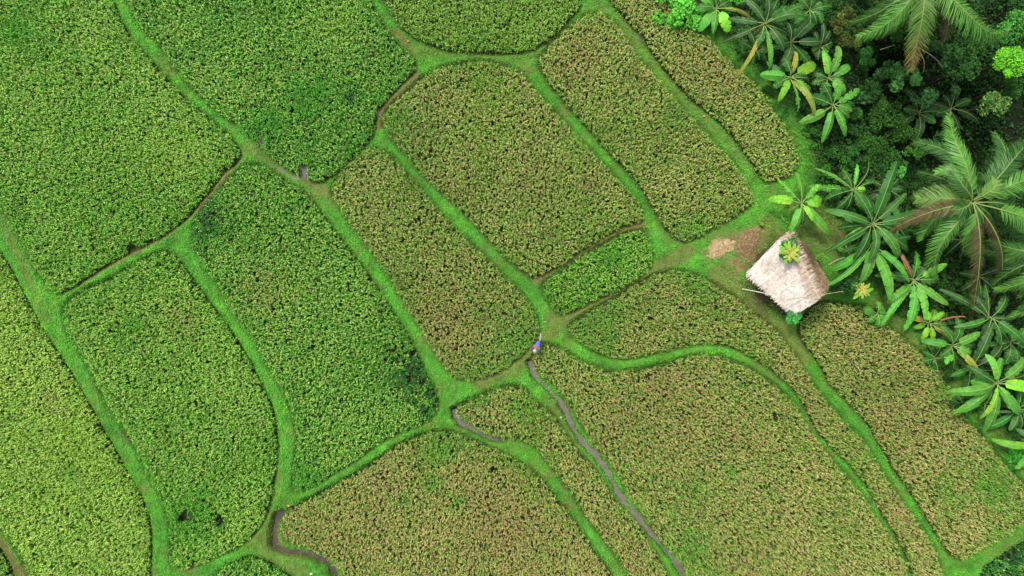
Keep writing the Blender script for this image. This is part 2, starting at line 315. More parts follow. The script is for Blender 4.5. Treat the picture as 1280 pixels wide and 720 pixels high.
for k, P in POLY.items():
    G, E, fr, lab = PINFO[k]
    sp = .152; lo, hi = P.min(0), P.max(0); th = rng.uniform(0, 1.5)
    n = int(np.max(hi-lo)/sp*1.6)+4
    g = (np.stack(np.meshgrid(np.arange(-n, n), np.arange(-n, n)), -1).reshape(-1, 2)*sp+rng.uniform(-.07, .07, (4*n*n, 2)))
    g = g@np.array([[math.cos(th), -math.sin(th)], [math.sin(th), math.cos(th)]])+(lo+hi)/2
    m = (g[:, 0] > lo[0]) & (g[:, 0] < hi[0]) & (g[:, 1] > lo[1]) & (g[:, 1] < hi[1]) & (abs(g[:, 0]) < 36.5) & (abs(g[:, 1]) < 22)
    g = g[m]; ins = inside(P, g[:, 0], g[:, 1]); d = segdist(P, g[:, 0], g[:, 1]); m = ins | (d < (.03 if k in 'ABCHOP' else .0)+.12*(noise2(g[:, 0], g[:, 1], .6, 52)-.45)); d = np.where(ins, d, 0)[m]; g = g[m]
    big = fbm(g[:, 0], g[:, 1], 5, 40)-.5; mid = fbm(g[:, 0], g[:, 1], 1.6, 44)-.5; sm = noise2(g[:, 0], g[:, 1], .55, 47)-.5
    gr = np.zeros(len(g)); dk = np.zeros(len(g)); br = np.zeros(len(g)); yl = np.zeros(len(g)); keep = np.ones(len(g), bool)
    for (kk, px, py, r, ef) in PATCH:
        if kk != k: continue
        c = W(px, py, ZC)[:2]; q = np.exp(-((g[:, 0]-c[0])**2+(g[:, 1]-c[1])**2)/(r/20)**2*(1+mid*1.5))
        if ef == 'g': gr = np.maximum(gr, q)
        if ef == 'd': dk = np.maximum(dk, q*sstep(.25, .6, noise2(g[:, 0], g[:, 1], .45, 53))); keep &= rng.random(len(g)) > .4*q*(noise2(g[:, 0], g[:, 1], .3, 54) > .5)
        if ef == 'b': br = np.maximum(br, q)
        if ef == 'y': yl = np.maximum(yl, q)
        if ef == 's': keep &= ~(q > rng.uniform(.25, .95, len(g)))
    keep &= rng.random(len(g)) > np.where(mid+.6*sm < -.36, .2, .03)
    g, d, big, mid, sm, gr, dk, br, yl = [q[keep] for q in (g, d, big, mid, sm, gr, dk, br, yl)]
    nh = len(g); hh = .78+.16*rng.standard_normal(nh)*.5+.2*mid+.1*big; hh = np.clip(hh, .5, 1.05)*(.9 if k != 'R' else .8)
    hh = hh*(1-.3*(1-sstep(.03, .3, d))*rng.random(nh)); z0 = np.full(nh, LEVEL[k])
    acc = Acc()
    edge = 1-sstep(.1, .8, d)
    frac = np.clip(fr+.45*big+.3*mid-.5*gr-.45*dk+.15*br-.25*edge*rng.random(nh), .03, .95)
    dr_ = fbm(g[:, 0], g[:, 1], 3.2, 49)-.5; br = np.clip(br+np.clip(dr_*2.4, 0, .8)*(fr > .45), 0, 1); frac = np.clip(frac+np.clip(dr_, -.4, 0)*.9*(fr > .45), .03, .95)
    for bi in range(10):
        ear = (rng.random(nh) < frac) & (bi < 7)
        top = bi < 7
        ang = rng.uniform(0, 2*PI, nh)
        rad = np.where(ear, rng.uniform(.065, .135, nh), rng.uniform(.08, .195, nh))
        w = np.where(ear, rng.uniform(.026, .044, nh), rng.uniform(.02, .038, nh))
        h0 = hh*np.where(ear, rng.uniform(.88, 1.03, nh), rng.uniform(.72, 1.08, nh) if top else rng.uniform(.4, .75, nh))
        dr = np.where(ear, rng.uniform(.03, .12, nh), rng.uniform(-.06, .12, nh))
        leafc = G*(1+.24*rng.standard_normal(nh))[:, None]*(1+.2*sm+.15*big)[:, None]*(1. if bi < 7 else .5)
        leafc = leafc*(1-.25*gr[:, None])+lin(84, 172, 60)*.25*gr[:, None]+0
        leafc = leafc*(1-.8*dk[:, None])+lin(36, 88, 44)*.8*dk[:, None]
        leafc = leafc*(1-.35*yl[:, None])+lin(150, 190, 60)*.35*yl[:, None]
        dead = rng.random(nh) < .02+.08*br+.07*(fr > .45)
        leafc = np.where(dead[:, None], lin(142, 120, 80)*rng.uniform(.7, 1.1, nh)[:, None], leafc)
        earc = E*(1+.18*rng.standard_normal(nh))[:, None]*(1-.12*br[:, None])
        earc = earc*(1-.4*br[:, None])+lin(180, 152, 98)*.4*br[:, None]
        rr = (rng.random(nh) < .12*(fr > .45)+.02)[:, None]; earc = np.where(rr, lin(158, 126, 84)*rng.uniform(.7, 1.1, nh)[:, None], earc)
        c = np.where(ear[:, None], earc, leafc)
        b = np.stack([g[:, 0]+rng.uniform(-.04, .04, nh), g[:, 1]+rng.uniform(-.04, .04, nh), z0], 1)
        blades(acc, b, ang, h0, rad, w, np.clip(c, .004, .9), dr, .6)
    o = acc.build('rice_foliage', M_rice)
    tag(o, lab, 'rice crop', 'plots of rice between the bunds', 'stuff')

# ---------- short grass on the bunds ----------
def scatter(n, lox, hix, loy, hiy):
    return rng.uniform([lox, loy], [hix, hiy], (n, 2))
g = scatter(1300000, -36, 37, -22, 22)
gx, gy = g[:, 0], g[:, 1]
zz, dd, cc, jn = terrain(gx, gy)
wv = fx(gx, gy); bv = bare(gx, gy)
jn = np.where(jn > 0, jn, -segdist(JUNG, gx, gy))
m = (dd > -.04) & (cc > -.03) & (rng.random(len(g)) > bv*.72) & (jn < 1.6) & (rng.random(len(g)) > wv*.72) & (np.hypot(gx-HUTC[0]+.3, gy-HUTC[1]+.2)+.8*(fbm(gx, gy, .6, 28)-.5) > rng.uniform(1.9, 3.1, len(g)))
m &= ~((abs(gx-HUTC[0]) < 1.2) & (abs(gy-HUTC[1]) < 1.0))
g = g[m]; zz = zz[m]; wv = wv[m]; dd = dd[m]; jn = jn[m]; n = len(g)
nb = fbm(g[:, 0], g[:, 1], 1.6, 60); nb2 = fbm(g[:, 0], g[:, 1], 4, 63)
c = lin(108, 176, 48)*(1-nb[:, None])+lin(80, 166, 56)*nb[:, None]
c = c*(.72+.6*nb2+.45*(noise2(g[:,0],g[:,1],.45,66)-.5))[:, None]*(1+.2*rng.standard_normal(n))[:, None]
c = c*(1-.75*wv[:, None])+lin(120, 122, 58)*.75*wv[:, None]
c = np.clip(c, 0, 1)
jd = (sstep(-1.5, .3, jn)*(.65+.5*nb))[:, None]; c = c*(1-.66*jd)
ed = (1-sstep(.05, .32, dd))[:, None]*(.75*noise2(g[:, 0], g[:, 1], .9, 70))[:, None]; c = c*(1-ed)+lin(92, 98, 44)*ed
tall = rng.random(n) < .04+.3*sstep(.62, .8, noise2(g[:, 0], g[:, 1], .7, 69))
acc = Acc()
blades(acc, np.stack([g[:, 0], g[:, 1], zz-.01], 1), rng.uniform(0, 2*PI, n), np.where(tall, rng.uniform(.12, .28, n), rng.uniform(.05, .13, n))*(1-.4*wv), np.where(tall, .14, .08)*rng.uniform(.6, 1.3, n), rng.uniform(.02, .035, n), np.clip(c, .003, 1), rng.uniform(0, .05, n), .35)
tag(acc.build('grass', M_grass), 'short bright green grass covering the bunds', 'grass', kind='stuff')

# ---------- generic solids ----------
def tube(acc, pts, rad, col, seg=7, cap=True):
    pts = np.asarray(pts, float); n = len(pts); rad = np.broadcast_to(np.asarray(rad, float), (n,))
    t = norm(np.gradient(pts, axis=0)); ref = np.array([0, 0, 1.]) if abs(t[0, 2]) < .8 else np.array([1., 0, 0])
    u = norm(np.cross(t, ref)); v = np.cross(t, u)
    a_ = np.arange(seg)/seg*2*PI
    V = pts[:, None]+rad[:, None, None]*(u[:, None]*np.cos(a_)[None, :, None]+v[:, None]*np.sin(a_)[None, :, None])
    i, j = np.meshgrid(np.arange(n-1), np.arange(seg), indexing='ij'); i = i.ravel(); j = j.ravel(); j2 = (j+1) % seg
    acc.add(V.reshape(-1, 3), np.stack([i*seg+j, i*seg+j2, (i+1)*seg+j2, (i+1)*seg+j], 1), col)
    if cap:
        for k, q in ((0, pts[0]), (n-1, pts[-1])):
            VV = np.vstack([V[k], q[None]]); jj = np.arange(seg)
            acc.add(VV, np.stack([jj, (jj+1) % seg, np.full(seg, seg)], 1), col)
def curve(p, q, bend, n=8):
    t = np.linspace(0, 1, n)[:, None]; p = np.asarray(p, float); q = np.asarray(q, float)
    return p*(1-t)+q*t+np.asarray(bend, float)*4*t*(1-t)
def leafcloud(acc, P, size, col, up=.5, aspect=1.9, jit=.25):
    """P: points; small pointed folded leaves, six vertices each"""
    n = len(P)
    a_ = norm(rng.standard_normal((n, 3))*[1, 1, .45]+[0, 0, -.15]); b = norm(np.cross(a_, norm(rng.standard_normal((n, 3))*.6+[0, 0, up*2])))
    nn = np.cross(a_, b); L = (size*rng.uniform(.65, 1.3, n))[:, None]; w = L/aspect
    V = np.stack([P-a_*L*.5, P-a_*L*.05+b*w*.5+nn*w*.12, P+a_*L*.25+b*w*.38+nn*w*.1, P+a_*L*.5-nn*L*.08, P+a_*L*.25-b*w*.38+nn*w*.1, P-a_*L*.05-b*w*.5+nn*w*.12], 1)
    k = np.arange(n)[:, None]*6
    F = np.concatenate([k+np.array([[0, 1, 4, 5]]), k+np.array([[1, 2, 3, 4]])])
    c = np.broadcast_to(col, (n, 3))*(1+jit*rng.standard_normal(n))[:, None]
    acc.add(V.reshape(-1, 3), F, np.clip(np.repeat(c, 6, 0), .002, 1))

# ---------- banana plants ----------
BG = lin(92, 176, 60); BD = lin(54, 116, 40); BL = lin(122, 198, 52); BY = lin(160, 172, 66); BB = lin(128, 96, 66); BT = lin(50, 94, 42)
def banana_leaf(org, az, L, width, colr, pitch=.5, droop=1.1, roll=0., splits=.15, fold=.35):
    n = 22; acc = Acc(); s = np.linspace(0, 1, n)
    pit = pitch-droop*s**1.25
    cv = rng.uniform(-.55, .55); az_ = az-cv*.3+cv*s**1.5
    d = np.stack([np.cos(az_)*np.cos(pit), np.sin(az_)*np.cos(pit), np.sin(pit)], 1)
    pts = org+np.vstack([[0, 0, 0], np.cumsum(d[:-1]*L/(n-1), 0)])
    side = np.stack([-np.sin(az_), np.cos(az_), np.zeros(n)], 1); up = norm(np.cross(d, side))
    side = norm(side*math.cos(roll)+up*math.sin(roll)); up = norm(np.cross(d, side))
    st = rng.uniform(.07, .2)  # petiole share
    u = np.clip((s-st)/(1-st), 0, 1); hw = width/2*np.power(np.sin(PI*np.clip(u*.92+.07, 0, 1)), .42)*(1-.3*u)*(1+.02*rng.standard_normal(n)); hw[u <= 0] = 0
    k0 = int(np.argmax(u > 0))
    vein = 1.0
    for sg in (1, -1):
        i = k0
        while i < n-1:
            run = min(n-1-i, int(rng.integers(1, 4)) if splits > .4 else int(rng.integers(3, 8)))
            idx = np.arange(i, i+run+1); f = fold*rng.uniform(.6, 1.3)+(rng.uniform(-.35, .2) if splits > .35 else 0)
            hwv = hw[idx].copy()*(rng.uniform(.86, 1.04) if splits > .4 else rng.uniform(.97, 1.02))
            gap = .03 if rng.random() < splits*2.2 else 0.0
            rows = []
            for q, (fr_, dz) in enumerate(((0, 0), (.5, -.12), (1, -.5))):
                off = side[idx]*sg*(hwv*fr_*math.cos(f))[:, None]+up[idx]*((hwv*fr_*math.sin(f))+hwv*dz*abs(fold))[:, None]
                pp = pts[idx]+off+d[idx]*(hwv*fr_*.28)[:, None]
                if q == 2 and gap: pp[0] += d[idx][0]*gap*2; pp[-1] -= d[idx][-1]*gap
                rows.append(pp)
            V = np.stack(rows, 1).reshape(-1, 3); m_ = run+1
            ff = []
            for q in range(run):
                for r_ in range(2): ff.append([q*3+r_, q*3+r_+1, (q+1)*3+r_+1, (q+1)*3+r_])
            # rib tone alternates with the veins of the blade
            tone = np.repeat(1+.1*rng.standard_normal(m_), 3)[:, None]
            edgec = np.tile(np.array([[1.08]*3, [1]*3, [.96]*3 if rng.random() > .2 else [2.2, 1.1, .9]]), (m_, 1))
            acc.add(V, ff, np.clip(colr*tone*edgec, .003, 1)); i += run
    rib = pts+up*.012
    ra = Acc(); tube(ra, rib, np.linspace(.03, .008, n), np.clip(colr*.5+lin(176, 200, 120)*.5, 0, 1), 5); acc.rib = ra
    return acc
def banana(px, py, zc, leaves, label, scale=1.0, tone=1.0, stemh=None, lean=(0, 0)):
    top = W(px, py, zc); g0 = gz(top[0]+lean[0], top[1]+lean[1]); base = np.array([top[0]+lean[0], top[1]+lean[1], g0-.05])
    root = empty('banana_plant', base)
    a = Acc(); tube(a, curve(base, top-[0, 0, .1], [0, 0, 0], 6), np.linspace(.13, .07, 6)*scale, lin(120, 128, 74), 9)
    a.build('stem', M_bark, root, base, True)
    k = (H-zc)/H/20
    ml = np.mean([math.hypot(l_[0]-px, l_[1]-py) for l_ in leaves]); used = [math.atan2(l_[1]-py, l_[0]-px) for l_ in leaves]
    for q in range(3 if ml > 18 else 1):   # older lower leaves filling the widest gaps between the traced ones
        us = sorted(used); gp = [((us[(i+1) % len(us)]-us[i]) % (2*PI) or 2*PI, us[i]) for i in range(len(us))]; gw, ga = max(gp); an = ga+gw*rng.uniform(.4, .6); used.append((an+PI) % (2*PI)-PI)
        rr_ = ml*rng.uniform(.55, .85); leaves = [(px+math.cos(an)*rr_, py+math.sin(an)*rr_, leaves[0][2]*.4+BD*.35, 11, .35)]+leaves
    for lf in leaves:
        tx, ty, c = lf[0], lf[1], lf[2]; wd = lf[3] if len(lf) > 3 else 12; sp = (lf[4] if len(lf) > 4 else .2)+.08
        dx, dy = (tx-px)*k, -(ty-py)*k; Lh = math.hypot(dx, dy); L = Lh*1.14+.08
        pit = rng.uniform(.2, .95); dr = pit+rng.uniform(.5, 1.25)
        org = top+np.array([dx, dy, 0])/max(Lh, .01)*.08-[0, 0, rng.uniform(0, .35)]; tint = np.array([1+rng.uniform(-.12, .3), 1, 1])*rng.uniform(.55, 1.02)
        l = banana_leaf(org, math.atan2(dy, dx), L, wd*k*rng.uniform(1.1, 1.42), np.clip(c*tone*tint, 0, 1), pit, dr, rng.uniform(-.25, .25) if sp < .5 else rng.uniform(-.9, .9), sp, rng.uniform(-.35, .35))
        withrib(l, 'leaf', M_leaf, root, base)
    tag(root, label, 'banana plant', 'banana plants along the jungle edge')
    return root
banana(1037,97,1.2,[(1030,68,BG,10),(1047,60,BG,10),(1065,80,BG,11),(1054,116,BG,11),(1022,90,BT,8)],'green banana plant with four stubby upright leaves just above the pinwheel one')
banana(1043,131,1.6,[(1009,149,BG*.9,11),(1034,171,BG,11),(1057,168,BG*.9,10),(1073,112,BG,9,.6),(1018,118,BD,14,.6),(1047,110,BG,10)],'pinwheel banana plant whose three lowest leaves point down over dark undergrowth')
banana(989,96,1.8,[(957,92,BG,12),(1020,80,BL,12),(974,124,BL,9),(1000,132,BG,10,.5),(1018,138,BY*.8,7),(996,64,BY*.75,6),(1012,112,BL,8,.6),(966,78,BD,8)],'bright green banana plant with drooping yellow leaf tips beside the narrow top strip of rice')
banana(958,28,2.4,[(910,47,BT,6,.3),(928,88,BY*.8,5,.1),(968,82,BG*.9,6),(980,62,BT,10,.5),(1002,22,BD,10),(1004,8,BD,11,.4),(935,3,BT,9),(982,8,BD,12,.5),(918,20,BT,8,.4),(945,55,BD,11,.5)],'tall dark blue green banana plant at the top edge with one yellowing hanging leaf')
banana(896,10,1.0,[(878,33,BG,11),(891,39,BG,9),(909,36,BL,11),(880,-4,BG,11),(905,-10,BG,11),(941,22,BY*.75,4,0)],'pale fresh banana plant touching the light green bush at the top edge')
banana(990,52,.6,[(1023,18,BT,13,.3),(1022,52,BT,11,.3),(1017,82,BD,12,.4),(975,84,BT,10),(968,40,BD,12,.5),(1005,25,BD,9)],'dark banana plant with broad dull leaves, partly under its taller neighbour at the top')
banana(1026,58,.3,[(1026,30,BT,6),(1038,38,BT,7),(1016,38,BT,7),(1036,60,BL,10,.1),(1020,62,BL,9,.1),(1010,50,BT,7)],'small banana sucker with one shiny heart shaped light leaf in the dark upper jungle',.6)
banana(1003,253,2.0,[(969,248,BL,11,.2),(978,226,BG,9,.5),(996,221,BG,10,.5),(1022,233,BG,9,.4),(1026,252,BL*1.1,15,.05),(1037,287,BG,11,.1),(989,289,BG,11,.1),(1013,273,BL,6)],'bright light green banana plant standing directly above the hut roof')
banana(975,267,.2,[(971,269,BG,5,0),(984,262,BG,5,0),(968,258,BG*.8,4,0),(980,276,BG*.8,4,0)],'tiny banana sucker left of the bright banana plant above the hut',.4)
banana(1068,237,1.4,[(1029,212,BG*.85,8,.7),(1021,232,BG*.85,10,.5),(1037,247,BD,11,.6),(1072,208,BG,6,.6),(1086,202,BD,5,.6),(1098,226,BG,7,.6),(1060,258,BD,9,.6),(1080,238,BL,7,.1),(1050,258,BD,10,.5)],'tattered banana plant with torn narrow leaves between the bright one and the large dark one')
banana(1092,280,2.8,[(1065,241,BD*1.1,10),(1035,262,BD*1.2,10),(1029,313,BD*1.1,9),(1087,322,BD*1.2,10),(1122,320,BD*1.3,11),(1112,208,BD,12,.3),(1152,262,BD*.9,10),(1140,312,BD,10,.4),(1060,300,BG*.8,9),(1072,322,BD,11,.3),(1128,246,BD,9)],'large dark green banana plant with long leaves and pale midribs right of the hut')
banana(1090,306,2.2,[(1078,348,BG*.9,11),(1047,336,BG,10,.1),(1032,357,BG,6,0),(1110,367,BG*.9,11),(1130,348,BG,7,.3),(1062,312,BD*1.1,9),(1118,332,BD,9)],'banana plant with a long curved leaf hanging over the yellow green rosette shrub')
banana(1144,350,1.8,[(1178,332,BG,10,.1),(1181,378,BG*.8,10,.1),(1146,398,BG,12,.2),(1112,376,BG,12,.3),(1107,400,BG,9,.4),(1133,406,BG*.9,9,.4),(1156,393,BG,9,.3),(1122,316,BB,5,.3),(1102,344,BG*.7,8,.3),(1160,372,BD,8)],'banana plant with a curled brown dead leaf and long leaves fanning downward')
banana(1163,404,1.0,[(1180,392,BL,8,0),(1150,409,BL,6,0),(1154,424,BL,6,.1),(1167,424,BL,7,.3),(1184,421,BY*.85,6,.3),(1158,390,BL,7,0),(1142,397,BY*.7,6,0)],'young yellow green banana plant with stubby leaves below the fanning one',.6)
banana(1192,432,1.5,[(1159,427,BG*.9,9,.1),(1219,418,BG,10,.2),(1186,452,BG,12,.3),(1212,442,BG,11,.4),(1229,473,BY*.8,7,.1),(1197,400,BD,9,.3),(1176,410,BD,8)],'banana plant with one long yellow leaf pointing to the lower right above the corner plants')
banana(1214,462,1.0,[(1231,406,BT*1.1,11,.35),(1258,426,BT*1.1,12,.4),(1190,468,BD,8),(1200,445,BD,8,.4)],'dull grey green banana plant with two broad torn leaves pointing up right')
banana(1240,397,1.4,[(1193,409,BD*1.2,9,.1),(1278,432,BD,10,.5),(1268,400,BT,9,.4),(1222,372,BT,10,.4),(1190,366,BT*1.3,9,.1),(1250,425,BD,10,.5)],'shaded banana plant under the coconut fronds with a long leaf reaching left')
banana(1248,480,2.2,[(1184,491,BG*1.05,13,.1),(1204,517,BG*1.05,12,.1),(1227,522,BL,8,.2),(1232,443,BG,11,.2),(1283,449,BG,10,.2),(1290,486,BL,12,.05),(1284,518,BG*.9,11,.2),(1238,537,BG*.8,11,.3),(1262,506,BG,9,.3),(1222,478,BG,13,.1)],'biggest light green banana plant at the right edge with broad glossy leaves')
banana(1275,512,1.2,[(1237,535,BD*1.2,10,.1),(1262,535,BD,10,.2),(1300,540,BD,10),(1278,478,BD,9),(1308,505,BG,9)],'dark banana plant tucked under the biggest light green one at the right edge')
banana(1296,556,1.4,[(1250,552,BL,9,.2),(1275,582,BG,9,.3),(1325,565,BG,10),(1300,525,BG,9),(1272,537,BD,8)],'banana plant cut by the right edge with one light leaf reaching left over the slope')
banana(1150,140,-1.5,[(1168,150,BD,9,.2),(1135,112,BT*.8,9),(1125,155,BT*.8,10,.3),(1170,122,BT*.8,9),(1148,170,BT*.7,9)],'shaded banana plant low in the ravine, its light leaf pointing right',.8,.9)
banana(1190,135,-2.5,[(1212,126,BD,9,.1),(1200,158,BT*.7,9),(1168,130,BT*.6,8),(1196,105,BT*.6,9),(1222,150,BT*.6,9)],'dim banana plant at the rim of the dark ravine hole',.8,.85)
banana(1282,452,.6,[(1276,490,BT*1.1,9,.4),(1262,432,BT,10,.4),(1310,450,BT,10),(1296,420,BT,10)],'grey green banana plant at the right edge with a torn leaf hanging straight down')
banana(1205,300,-.6,[(1185,318,BT*.9,10,.3),(1222,322,BT*.9,10,.3),(1195,280,BT*.8,9,.3),(1228,290,BT*.8,9,.3)],'shaded banana plant beneath the middle of the coconut crown')
banana(1225,345,-.3,[(1205,362,BT*.9,10,.3),(1245,368,BT*.9,11,.4),(1215,322,BT*.8,9,.3),(1252,335,BT*.8,9,.3),(1230,385,BD,9,.4)],'shaded banana plant hidden among brown hanging fronds')

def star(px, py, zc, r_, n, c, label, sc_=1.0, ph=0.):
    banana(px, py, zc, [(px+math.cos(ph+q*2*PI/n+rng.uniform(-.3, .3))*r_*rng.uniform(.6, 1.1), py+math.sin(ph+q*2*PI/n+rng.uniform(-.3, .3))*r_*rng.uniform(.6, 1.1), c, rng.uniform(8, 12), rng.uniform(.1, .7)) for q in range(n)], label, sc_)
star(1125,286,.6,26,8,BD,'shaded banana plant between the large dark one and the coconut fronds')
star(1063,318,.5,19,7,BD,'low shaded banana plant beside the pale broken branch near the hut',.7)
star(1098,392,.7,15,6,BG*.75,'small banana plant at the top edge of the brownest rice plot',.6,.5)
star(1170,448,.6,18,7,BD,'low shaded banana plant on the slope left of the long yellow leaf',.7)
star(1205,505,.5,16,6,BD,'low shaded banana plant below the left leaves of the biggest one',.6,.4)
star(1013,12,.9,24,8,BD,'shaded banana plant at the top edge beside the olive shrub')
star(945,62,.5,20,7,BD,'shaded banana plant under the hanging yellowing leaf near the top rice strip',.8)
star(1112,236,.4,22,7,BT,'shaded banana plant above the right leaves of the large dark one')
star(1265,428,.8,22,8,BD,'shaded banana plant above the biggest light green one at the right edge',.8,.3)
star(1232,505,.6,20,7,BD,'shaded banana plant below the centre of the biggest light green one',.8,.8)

# ---------- coconut palms ----------
PG = lin(88, 144, 54); PD = lin(58, 104, 38); PBR = lin(96, 82, 46); PY = lin(108, 148, 62)
def frond(org, tip, colr, hang=1.0, bend=0.0, n=26, lw=.95, arch=1.0, tipc=None):
    org = np.asarray(org); tip = np.asarray(tip); acc = Acc(); N = 40; s = np.linspace(0, 1, N)
    h = tip-org; Lh = np.linalg.norm(h[:2]); sd = np.array([-h[1], h[0], 0])/max(Lh, .01)
    pts = org+h*s[:, None]+sd*(bend*1.5*Lh*4*s*(1-s)*(.4+.6*s))[:, None]+np.array([0, 0, 1.])*(arch*4*s*(1-s)*(1-.25*s))[:, None]
    t = norm(np.gradient(pts, axis=0)); side = norm(np.cross(t, [0, 0, 1.])); up = np.cross(side, t)
    acc.rib = Acc(); tube(acc.rib, pts, np.linspace(.045, .008, N), lin(124, 146, 72), 5)
    nl = 115; u = np.linspace(.16, 1, nl)
    for sg in (1, -1):
        p = np.stack([np.interp(u, s, pts[:, i]) for i in range(3)], 1); tt = np.stack([np.interp(u, s, t[:, i]) for i in range(3)], 1)
        ss = np.stack([np.interp(u, s, side[:, i]) for i in range(3)], 1)*sg
        ll = lw*1.12*np.sin(PI*np.clip(u*.86+.1, 0, 1))**.6*rng.uniform(.88, 1.1, nl)
        fw = .35+.55*u
        d0 = norm(ss+tt*(fw+.25)[:, None]+[0, 0, .1-.5*hang]+.1*rng.standard_normal((nl, 3))); d1 = norm(d0+tt*.35+[0, 0, -1.1*hang]+.14*rng.standard_normal((nl, 3)))
        a0 = p; a1 = p+d0*(ll*.5)[:, None]; a2 = a1+d1*(ll*.5)[:, None]
        wv_ = norm(tt+.25*rng.standard_normal((nl, 3)))*.026
        V = np.stack([a0-wv_*.7, a0+wv_*.7, a1+wv_, a1-wv_, a2+wv_*.3, a2-wv_*.3], 1).reshape(-1, 3)
        k = np.arange(nl)[:, None]*6; F = np.concatenate([k+np.array([[0, 1, 2, 3]]), k+np.array([[3, 2, 4, 5]])])
        cc_ = np.broadcast_to(colr, (nl, 3))*(1+.14*rng.standard_normal(nl))[:, None]
        if tipc is not None: q = sstep(.55, .95, u)[:, None]; cc_ = cc_*(1-q)+tipc*q
        acc.add(V, F, np.clip(np.repeat(cc_, 6, 0), .003, 1))
    return acc
def palm(px, py, zc, fronds, label, lean):
    top = W(px, py, zc); b = np.array([top[0]+lean[0], top[1]+lean[1], 0]); b[2] = gz(b[0], b[1])-.1
    root = empty('coconut_palm', b)
    a = Acc(); pp = curve(b, top-[0, 0, .15], [lean[0]*-.15, lean[1]*-.15, 0], 14); tube(a, pp, np.linspace(.24, .15, 14)*(1+.06*(np.arange(14) % 2)), lin(112, 100, 84), 10)
    a.build('trunk', M_bark, root, b, True)
    for (tx, ty, c, zt, hang, bend, *ex) in fronds:
        tp = W(tx, ty, zc+zt); d = tp-top; Lh = np.linalg.norm(d[:2])
        withrib(frond(top+d/np.linalg.norm(d)*.1, tp, c, hang, bend, arch=.28*Lh*(1 if zt > -2 else .8), lw=ex[0] if ex else .95, tipc=ex[1] if len(ex) > 1 else None), 'frond', M_palm, root, b)
    for i in range(9):   # shorter shaded fronds of the lower whorl
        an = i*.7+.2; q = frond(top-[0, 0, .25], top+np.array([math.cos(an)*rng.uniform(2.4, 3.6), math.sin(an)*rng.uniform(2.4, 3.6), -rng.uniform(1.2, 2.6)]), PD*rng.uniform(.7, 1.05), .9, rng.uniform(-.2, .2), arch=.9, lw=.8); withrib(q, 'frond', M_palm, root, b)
    for i in range(6):
        a = Acc(); an = i*1.05+.3; c0 = top+np.array([math.cos(an)*.26, math.sin(an)*.26, -.28-.08*(i % 2)])
        th, ph = np.meshgrid(np.linspace(0, PI, 7), np.arange(8)/8*2*PI, indexing='ij'); r = .12
        V = c0+np.stack([r*np.sin(th)*np.cos(ph), r*np.sin(th)*np.sin(ph), r*1.25*np.cos(th)], -1).reshape(-1, 3)
        ff = [[q*8+w_, q*8+(w_+1) % 8, (q+1)*8+(w_+1) % 8, (q+1)*8+w_] for q in range(6) for w_ in range(8)]
        a.add(V, ff, lin(120, 140, 60)); a.build('coconut', M_leaf, root, b, True)
    return tag(root, label, 'palm tree', 'coconut palms over the ravine')
palm(1216,252,4.2,[(1143,178,PD,-1.2,.5,-.12,.9),(1188,140,PG,-1.0,.5,.14,.8),(1243,165,PD,-1.0,.7,-.12,.9),(1146,248,PY*.8,-.8,.12,.0,1.0),(1108,292,PBR,-1.8,.2,-.08,.6),(1152,300,PG,-1.6,.9,-.2,1.0),(1172,350,PG,-2.2,.9,-.22,.9),
 (1226,322,PG,-2,1.0,-.15,1.0),(1276,372,PG*1.1,-2.2,.9,.28,1.0),(1300,232,PG,-1,.4,.1,.9),(1292,180,PD,-1.2,.5,.1,.9),(1170,215,PG,.2,.4,-.2,.7),(1262,290,PD,-1.5,.9,.2,.9),(1195,205,PD,.4,.4,.2,.7),(1242,215,PY*.9,.6,.3,-.2,.6),
 (1215,402,PBR*.8,-4.2,.9,-.06,.7),(1236,385,PBR*.6,-4.4,1.0,.06,.6),(1185,262,PD,.2,.3,.1,.7)],'coconut palm with full drooping crown right of the large dark banana plant',(-1.6,-.6))
palm(1150,-30,5.0,[(1072,46,PG,-1.4,.8,.14,1.0,),(1138,88,PY*.75,-1.6,.05,-.04,.95,lin(150,128,70)),(1180,52,PBR*.6,-2.4,.3,.12,.9),(1262,38,PG*1.05,-1.4,.9,-.22,1.05),(1235,-40,PG,-1,.6,-.1),(1080,-40,PG,-1,.6,.1),(1110,-100,PG,-1,.6,.1),(1165,-125,PG,-1,.6,.1),(1220,-95,PG,-1,.6,.1),
 (1095,10,PD,-2.2,.8,.1,.8)],'coconut palm cut by the top edge, long fronds hanging in, one broad frond browning',(-.5,2.0))
palm(1318,318,3.6,[(1244,362,PG*.9,-1.8,.7,.1,.8),(1262,398,PG*.95,-2.2,.9,.12,.9),(1300,405,PG,-2,.8,.1),(1236,300,PD,-1.4,.8,.1,.9),(1275,262,PG,-1,.6,.1),(1330,240,PG,-1,.6,.1),(1385,300,PG,-1,.6,.1),(1375,370,PG,-1,.6,.1),(1250,330,PD,-1,.8,-.12,.9)],'coconut palm mostly beyond the right edge, fronds reaching in above banana plants',(.8,-.5))

